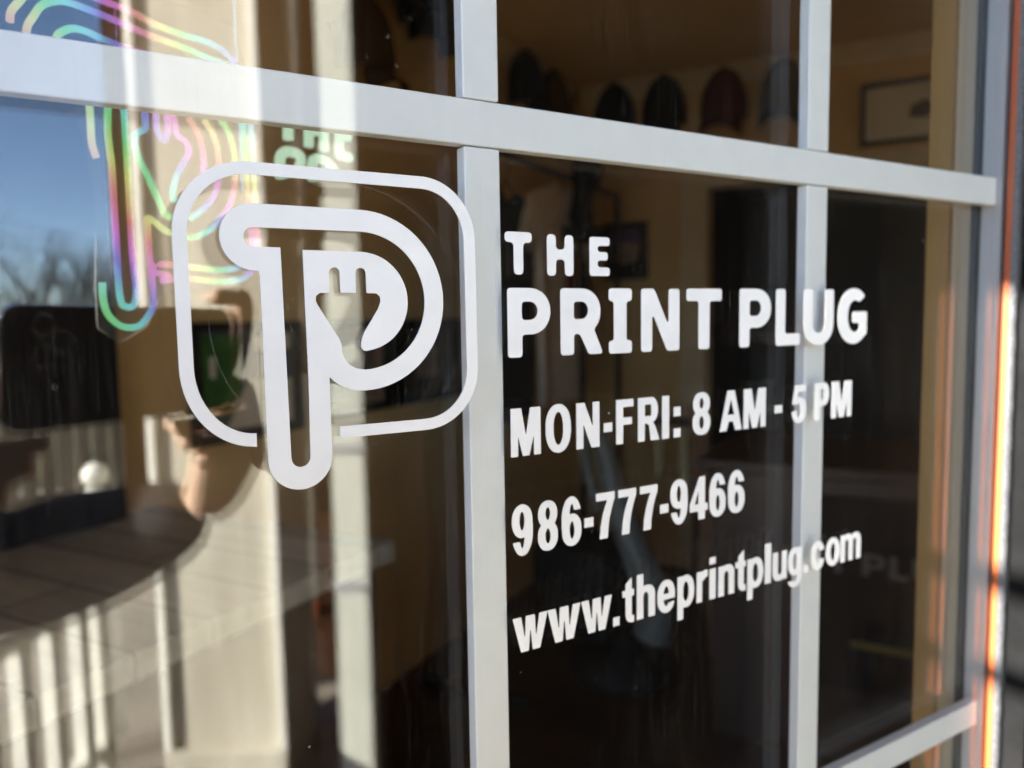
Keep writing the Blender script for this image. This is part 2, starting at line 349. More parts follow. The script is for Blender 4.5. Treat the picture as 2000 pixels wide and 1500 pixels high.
TITLE = {"THE":[[[[163.0,17.159],[162.36,17.293],[161.88,17.58],[161.564,18.04],[161.418,18.6],[161.361,19.72],[161.355,27.64],[161.312,28.36],[161.187,28.92],[160.9,29.4],[160.44,29.716],[159.88,29.862],[158.36,30.042],[157.96,30.203],[157.66,30.44],[157.4,30.85],[157.249,31.48],[157.234,32.36],[157.373,33.08],[157.591,33.48],[157.96,33.797],[158.44,33.978],[159.0,34.055],[167.64,34.076],[168.44,34.032],[169.0,33.907],[169.32,33.747],[169.56,33.538],[169.759,33.24],[169.898,32.84],[169.971,32.28],[169.96,31.56],[169.878,31.08],[169.717,30.68],[169.4,30.311],[168.92,30.066],[168.44,29.967],[167.16,29.849],[166.6,29.679],[166.36,29.529],[166.12,29.279],[165.862,28.68],[165.763,27.48],[165.753,19.32],[165.702,18.6],[165.587,18.12],[165.427,17.8],[165.24,17.58],[164.76,17.293],[164.04,17.152]]],[[[178.92,16.919],[178.2,17.084],[177.74,17.4],[177.453,17.88],[177.311,18.6],[177.285,31.48],[177.365,32.44],[177.613,33.08],[177.822,33.32],[178.12,33.519],[178.52,33.658],[179.0,33.728],[179.72,33.742],[180.28,33.689],[180.75,33.56],[181.08,33.369],[181.439,32.92],[181.609,32.36],[181.671,31.64],[181.711,29.4],[181.802,28.84],[181.96,28.446],[182.28,28.071],[182.68,27.853],[183.32,27.719],[184.12,27.695],[184.84,27.765],[185.32,27.921],[185.7,28.2],[185.956,28.6],[186.075,29.0],[186.135,29.48],[186.218,32.28],[186.364,32.84],[186.68,33.3],[186.92,33.477],[187.24,33.614],[188.12,33.742],[189.16,33.689],[189.56,33.587],[189.88,33.427],[190.169,33.16],[190.387,32.76],[190.512,32.2],[190.555,31.48],[190.553,19.08],[190.458,18.12],[190.227,17.56],[189.96,17.271],[189.64,17.084],[189.24,16.965],[188.76,16.906],[188.04,16.902],[187.48,16.965],[187.0,17.121],[186.68,17.34],[186.364,17.8],[186.218,18.36],[186.135,21.88],[186.058,22.44],[185.919,22.84],[185.618,23.24],[185.16,23.507],[184.52,23.641],[183.56,23.659],[182.92,23.578],[182.44,23.397],[182.071,23.08],[181.853,22.68],[181.751,22.28],[181.696,21.72],[181.641,18.52],[181.534,17.96],[181.347,17.56],[181.0,17.213],[180.52,17.002],[179.8,16.902]]],[[[200.2,17.154],[199.72,17.261],[199.32,17.522],[199.08,17.941],[198.98,18.52],[198.962,31.72],[199.017,32.52],[199.176,33.0],[199.362,33.24],[199.64,33.425],[200.04,33.543],[200.52,33.589],[208.04,33.595],[208.68,33.543],[209.16,33.384],[209.4,33.198],[209.585,32.92],[209.688,32.6],[209.745,32.12],[209.688,30.92],[209.544,30.52],[209.32,30.246],[208.939,30.04],[208.44,29.946],[204.92,29.915],[204.12,29.829],[203.8,29.704],[203.526,29.48],[203.345,29.16],[203.26,28.76],[203.281,28.28],[203.417,27.88],[203.64,27.606],[203.96,27.421],[204.68,27.295],[207.48,27.246],[207.96,27.139],[208.28,26.954],[208.579,26.52],[208.694,25.96],[208.686,25.0],[208.52,24.39],[208.2,24.025],[207.64,23.817],[207.0,23.765],[204.68,23.745],[203.96,23.619],[203.64,23.434],[203.4,23.13],[203.274,22.76],[203.231,22.2],[203.292,21.72],[203.465,21.32],[203.72,21.065],[204.12,20.891],[204.92,20.805],[208.36,20.78],[208.84,20.709],[209.24,20.535],[209.56,20.17],[209.726,19.56],[209.734,18.44],[209.669,18.04],[209.544,17.72],[209.358,17.48],[209.08,17.295],[208.76,17.192],[208.28,17.135]]]],"PRINT":[[[[159.28,-16.123],[158.663,-15.96],[158.271,-15.64],[158.054,-15.16],[157.97,-14.44],[157.961,9.64],[158.008,10.6],[158.171,11.16],[158.337,11.4],[158.64,11.629],[159.04,11.765],[159.52,11.823],[168.16,11.814],[170.0,11.689],[171.28,11.468],[172.572,11.08],[173.84,10.502],[174.598,10.04],[175.36,9.467],[176.0,8.882],[176.607,8.2],[177.128,7.48],[177.548,6.76],[177.915,5.96],[178.215,5.08],[178.42,4.2],[178.546,3.24],[178.581,2.28],[178.524,1.32],[178.389,0.44],[178.168,-0.44],[177.849,-1.32],[177.462,-2.12],[176.607,-3.4],[175.6,-4.461],[174.32,-5.421],[172.96,-6.126],[171.76,-6.545],[170.4,-6.836],[169.2,-6.944],[166.16,-6.989],[165.666,-7.08],[165.28,-7.271],[165.071,-7.48],[164.933,-7.72],[164.789,-8.36],[164.747,-14.52],[164.666,-15.16],[164.48,-15.596],[164.301,-15.8],[164.057,-15.96],[163.36,-16.131],[160.32,-16.16]],[[166.06,-1.08],[168.24,-1.099],[168.96,-1.034],[169.6,-0.903],[170.24,-0.671],[170.8,-0.354],[171.28,0.04],[171.68,0.513],[172.035,1.16],[172.232,1.8],[172.318,2.52],[172.271,3.32],[172.11,3.96],[171.805,4.6],[171.378,5.16],[170.827,5.64],[170.279,5.96],[169.68,6.186],[169.04,6.321],[168.32,6.383],[166.0,6.352],[165.44,6.189],[165.071,5.88],[164.901,5.56],[164.805,5.16],[164.658,3.08],[164.658,2.28],[164.806,0.12],[164.933,-0.36],[165.2,-0.743],[165.6,-0.978]]],[[[185.0,-16.123],[184.383,-15.96],[183.991,-15.64],[183.774,-15.16],[183.69,-14.44],[183.681,9.64],[183.728,10.6],[183.891,11.16],[184.057,11.4],[184.36,11.629],[184.76,11.765],[185.24,11.823],[194.2,11.811],[195.96,11.696],[197.24,11.475],[198.6,11.054],[199.8,10.494],[200.653,9.96],[201.4,9.378],[202.127,8.68],[202.797,7.88],[203.326,7.08],[203.773,6.2],[204.104,5.32],[204.358,4.36],[204.525,3.16],[204.545,1.64],[204.44,0.489],[204.178,-0.68],[203.874,-1.56],[203.461,-2.44],[202.84,-3.422],[201.639,-4.92],[201.455,-5.32],[201.395,-5.8],[201.48,-6.28],[201.723,-6.92],[205.169,-14.44],[205.361,-15.16],[205.274,-15.64],[205.067,-15.88],[204.76,-16.035],[203.88,-16.151],[199.56,-16.141],[198.92,-16.048],[198.44,-15.845],[198.02,-15.48],[197.631,-14.92],[194.461,-9.0],[193.96,-8.181],[193.601,-7.8],[193.16,-7.541],[192.68,-7.417],[192.04,-7.384],[191.4,-7.476],[191.0,-7.671],[190.736,-7.96],[190.555,-8.44],[190.483,-9.32],[190.463,-14.6],[190.365,-15.24],[190.169,-15.64],[189.96,-15.849],[189.72,-15.987],[189.08,-16.131],[186.04,-16.16]],[[191.78,-1.08],[194.04,-1.105],[195.32,-0.942],[195.88,-0.752],[196.44,-0.443],[196.919,-0.04],[197.254,0.36],[197.616,1.0],[197.849,1.72],[197.94,2.44],[197.894,3.24],[197.712,3.96],[197.411,4.6],[196.995,5.16],[196.44,5.643],[195.88,5.952],[195.32,6.142],[194.6,6.267],[193.72,6.314],[192.28,6.313],[191.64,6.26],[191.08,6.064],[190.76,5.756],[190.574,5.32],[190.49,4.6],[190.481,1.0],[190.528,0.12],[190.653,-0.36],[190.92,-0.743],[191.32,-0.978]]],[[[210.44,-16.363],[209.96,-16.258],[209.64,-16.089],[209.4,-15.836],[209.235,-15.48],[209.127,-14.6],[209.142,-12.28],[209.262,-11.64],[209.56,-11.177],[209.96,-10.939],[211.0,-10.689],[211.357,-10.52],[211.664,-10.2],[211.86,-9.64],[211.92,-8.44],[211.907,4.76],[211.778,5.56],[211.48,6.023],[211.028,6.28],[210.12,6.487],[209.8,6.61],[209.497,6.84],[209.293,7.16],[209.16,7.7],[209.121,8.52],[209.137,10.36],[209.262,11.08],[209.431,11.4],[209.72,11.664],[210.12,11.826],[210.68,11.903],[219.96,11.918],[220.68,11.883],[221.16,11.778],[221.48,11.609],[221.689,11.4],[221.858,11.08],[221.94,10.76],[221.995,10.04],[221.997,8.36],[221.963,7.72],[221.88,7.306],[221.689,6.92],[221.32,6.611],[220.92,6.472],[219.96,6.309],[219.48,6.089],[219.16,5.697],[218.997,5.08],[218.96,4.04],[218.967,-9.0],[219.075,-9.88],[219.216,-10.2],[219.4,-10.423],[219.88,-10.686],[220.92,-10.872],[221.298,-11.0],[221.623,-11.24],[221.827,-11.56],[221.963,-12.12],[221.999,-13.0],[221.983,-14.84],[221.858,-15.56],[221.689,-15.88],[221.4,-16.144],[221.0,-16.306],[220.52,-16.378],[211.48,-16.4]]],[[[228.68,-16.283],[228.063,-16.12],[227.671,-15.8],[227.454,-15.32],[227.37,-14.6],[227.362,9.88],[227.435,10.84],[227.671,11.4],[227.96,11.664],[228.36,11.826],[228.84,11.898],[229.72,11.92],[233.88,11.888],[234.6,11.72],[235.08,11.401],[235.409,11.0],[235.776,10.36],[241.96,-1.798],[242.6,-2.798],[242.84,-3.024],[243.08,-3.124],[243.32,-3.034],[243.48,-2.77],[243.582,-2.36],[243.647,-1.72],[243.683,9.96],[243.728,10.68],[243.853,11.16],[244.057,11.48],[244.36,11.709],[244.68,11.826],[245.16,11.898],[248.76,11.903],[249.4,11.805],[249.8,11.609],[250.04,11.356],[250.205,11.0],[250.291,10.52],[250.319,9.72],[250.318,-14.28],[250.245,-15.24],[250.009,-15.8],[249.72,-16.064],[249.32,-16.226],[248.84,-16.298],[247.96,-16.32],[243.88,-16.284],[243.24,-16.136],[242.72,-15.8],[242.391,-15.4],[242.024,-14.76],[235.48,-1.887],[234.84,-0.912],[234.6,-0.69],[234.36,-0.591],[234.12,-0.68],[233.96,-0.945],[233.85,-1.4],[233.79,-2.04],[233.758,-14.28],[233.723,-15.0],[233.618,-15.48],[233.449,-15.8],[233.24,-16.009],[232.92,-16.178],[232.6,-16.26],[231.56,-16.319]]],[[[263.68,-16.283],[263.12,-16.147],[262.72,-15.861],[262.475,-15.4],[262.377,-14.76],[262.359,4.12],[262.331,4.92],[262.245,5.4],[262.104,5.72],[261.901,5.96],[261.6,6.147],[261.2,6.26],[260.4,6.317],[256.16,6.342],[255.586,6.44],[255.139,6.68],[254.96,6.884],[254.822,7.16],[254.697,7.88],[254.693,10.44],[254.755,11.0],[254.88,11.377],[255.12,11.703],[255.44,11.907],[255.92,12.032],[256.56,12.075],[275.44,12.079],[276.32,12.032],[276.857,11.88],[277.183,11.64],[277.36,11.377],[277.485,11.0],[277.547,10.44],[277.523,7.64],[277.387,7.08],[277.12,6.697],[276.72,6.462],[276.08,6.342],[271.52,6.317],[270.72,6.26],[270.32,6.147],[270.019,5.96],[269.816,5.72],[269.654,5.32],[269.582,4.84],[269.56,4.04],[269.558,-14.28],[269.512,-15.08],[269.36,-15.617],[269.183,-15.88],[268.96,-16.064],[268.64,-16.205],[268.24,-16.283],[267.2,-16.32]]]],"PLUG":[[[[291.0,-16.363],[290.383,-16.2],[289.991,-15.88],[289.774,-15.4],[289.69,-14.68],[289.681,10.12],[289.74,11.08],[289.936,11.64],[290.139,11.88],[290.44,12.067],[290.84,12.18],[291.4,12.23],[300.12,12.238],[302.36,12.152],[303.8,11.993],[305.24,11.654],[306.6,11.147],[307.8,10.505],[308.587,9.96],[309.24,9.408],[309.881,8.76],[310.466,8.04],[310.934,7.32],[311.349,6.52],[311.67,5.72],[311.925,4.84],[312.082,3.96],[312.148,3.08],[312.142,1.96],[312.048,1.0],[311.865,0.12],[311.583,-0.76],[311.234,-1.56],[310.79,-2.36],[309.88,-3.561],[308.68,-4.688],[307.32,-5.586],[305.88,-6.241],[304.6,-6.628],[303.24,-6.873],[302.04,-6.952],[298.36,-6.977],[297.8,-7.054],[297.364,-7.24],[297.16,-7.419],[297.0,-7.663],[296.829,-8.36],[296.79,-14.68],[296.706,-15.4],[296.52,-15.836],[296.341,-16.04],[296.097,-16.2],[295.4,-16.371],[292.04,-16.4]],[[298.1,-1.08],[300.76,-1.113],[302.04,-0.993],[302.6,-0.832],[303.16,-0.56],[303.64,-0.204],[304.021,0.2],[304.426,0.84],[304.695,1.56],[304.827,2.36],[304.819,3.16],[304.689,3.88],[304.414,4.6],[303.998,5.24],[303.512,5.72],[303.0,6.053],[302.444,6.28],[301.88,6.406],[301.16,6.467],[298.12,6.443],[297.503,6.28],[297.111,5.96],[296.894,5.48],[296.813,4.84],[296.801,1.08],[296.848,0.12],[296.973,-0.36],[297.24,-0.743],[297.64,-0.978]]],[[[317.24,-16.443],[316.68,-16.307],[316.28,-16.021],[316.035,-15.56],[315.933,-14.84],[315.92,9.88],[315.968,11.0],[316.093,11.48],[316.28,11.781],[316.6,12.029],[317.0,12.165],[318.12,12.239],[321.64,12.192],[322.177,12.04],[322.52,11.781],[322.765,11.32],[322.863,10.68],[322.881,-8.36],[322.92,-9.18],[323.053,-9.72],[323.24,-10.021],[323.48,-10.224],[323.8,-10.365],[324.28,-10.451],[332.52,-10.487],[333.16,-10.54],[333.64,-10.691],[333.88,-10.857],[334.064,-11.08],[334.272,-11.72],[334.32,-12.84],[334.272,-15.24],[334.12,-15.777],[333.861,-16.12],[333.414,-16.36],[332.84,-16.458],[318.28,-16.48]]],[[[348.0,-16.961],[346.24,-16.756],[344.56,-16.339],[343.04,-15.722],[341.6,-14.885],[340.4,-13.918],[339.307,-12.72],[338.456,-11.44],[337.738,-9.92],[337.419,-8.96],[337.173,-7.92],[337.006,-6.8],[336.932,-5.68],[336.921,10.08],[336.96,10.9],[337.093,11.44],[337.297,11.76],[337.68,12.027],[338.16,12.152],[338.96,12.198],[342.0,12.198],[342.8,12.152],[343.44,11.944],[343.663,11.76],[343.829,11.52],[343.98,11.04],[344.035,10.32],[344.044,-4.88],[344.092,-5.92],[344.238,-6.8],[344.525,-7.68],[344.937,-8.48],[345.44,-9.143],[346.026,-9.68],[346.72,-10.117],[347.52,-10.437],[348.32,-10.605],[349.28,-10.652],[350.08,-10.578],[350.88,-10.377],[351.6,-10.056],[352.267,-9.6],[352.88,-8.99],[353.355,-8.32],[353.742,-7.52],[353.985,-6.72],[354.141,-5.76],[354.195,-4.64],[354.205,10.32],[354.26,11.04],[354.411,11.52],[354.64,11.823],[354.88,11.989],[355.2,12.106],[355.68,12.178],[359.52,12.193],[360.16,12.14],[360.56,12.027],[360.88,11.823],[361.109,11.52],[361.245,11.12],[361.307,10.56],[361.315,-4.8],[361.235,-6.4],[361.041,-7.84],[360.734,-9.12],[360.264,-10.4],[359.875,-11.2],[359.402,-12.0],[358.885,-12.72],[358.336,-13.36],[357.039,-14.56],[356.32,-15.072],[355.52,-15.543],[354.72,-15.928],[353.84,-16.267],[352.08,-16.731],[350.08,-16.969]]],[[[377.92,-17.283],[376.48,-17.146],[375.12,-16.883],[373.92,-16.515],[372.64,-15.966],[371.52,-15.343],[370.4,-14.544],[369.36,-13.621],[368.465,-12.64],[367.632,-11.52],[366.915,-10.32],[366.27,-8.96],[365.787,-7.6],[365.409,-6.16],[365.165,-4.72],[365.024,-3.12],[365.014,-1.52],[365.127,0.0],[365.359,1.52],[365.714,2.96],[366.174,4.32],[366.749,5.6],[367.424,6.8],[368.24,7.959],[369.12,8.977],[370.126,9.92],[371.2,10.734],[372.32,11.403],[373.6,11.993],[374.8,12.398],[376.08,12.683],[377.6,12.863],[378.88,12.893],[380.4,12.765],[381.76,12.511],[383.04,12.127],[384.32,11.593],[385.76,10.762],[386.959,9.84],[387.272,9.52],[387.49,9.2],[387.588,8.88],[387.571,8.64],[387.36,8.258],[386.96,7.911],[384.32,6.152],[383.52,5.723],[383.12,5.63],[382.64,5.659],[381.12,6.23],[380.32,6.415],[379.52,6.468],[378.784,6.4],[377.84,6.146],[376.96,5.718],[376.145,5.12],[375.385,4.32],[374.648,3.2],[374.049,1.84],[373.659,0.4],[373.444,-1.2],[373.425,-2.88],[373.613,-4.56],[373.995,-6.08],[374.56,-7.433],[375.202,-8.48],[375.97,-9.36],[376.88,-10.069],[377.84,-10.546],[378.88,-10.815],[379.92,-10.858],[380.96,-10.678],[382.0,-10.255],[382.48,-9.961],[382.926,-9.6],[383.209,-9.28],[383.435,-8.88],[383.572,-8.4],[383.627,-7.76],[383.595,-7.12],[383.465,-6.64],[383.141,-6.24],[382.64,-6.032],[381.92,-5.965],[378.8,-5.934],[378.24,-5.819],[377.84,-5.558],[377.68,-5.33],[377.571,-5.04],[377.484,-4.16],[377.5,-1.12],[377.571,-0.64],[377.745,-0.24],[377.979,0.0],[378.24,0.139],[379.04,0.269],[388.08,0.28],[389.08,0.24],[389.6,0.102],[389.92,-0.127],[390.136,-0.48],[390.245,-0.96],[390.264,-9.44],[390.159,-11.36],[390.062,-11.76],[389.885,-12.08],[389.52,-12.386],[388.398,-12.96],[386.72,-14.451],[385.52,-15.318],[384.64,-15.83],[383.84,-16.213],[382.88,-16.583],[381.92,-16.871],[380.96,-17.079],[379.92,-17.221],[378.88,-17.293]]]]}
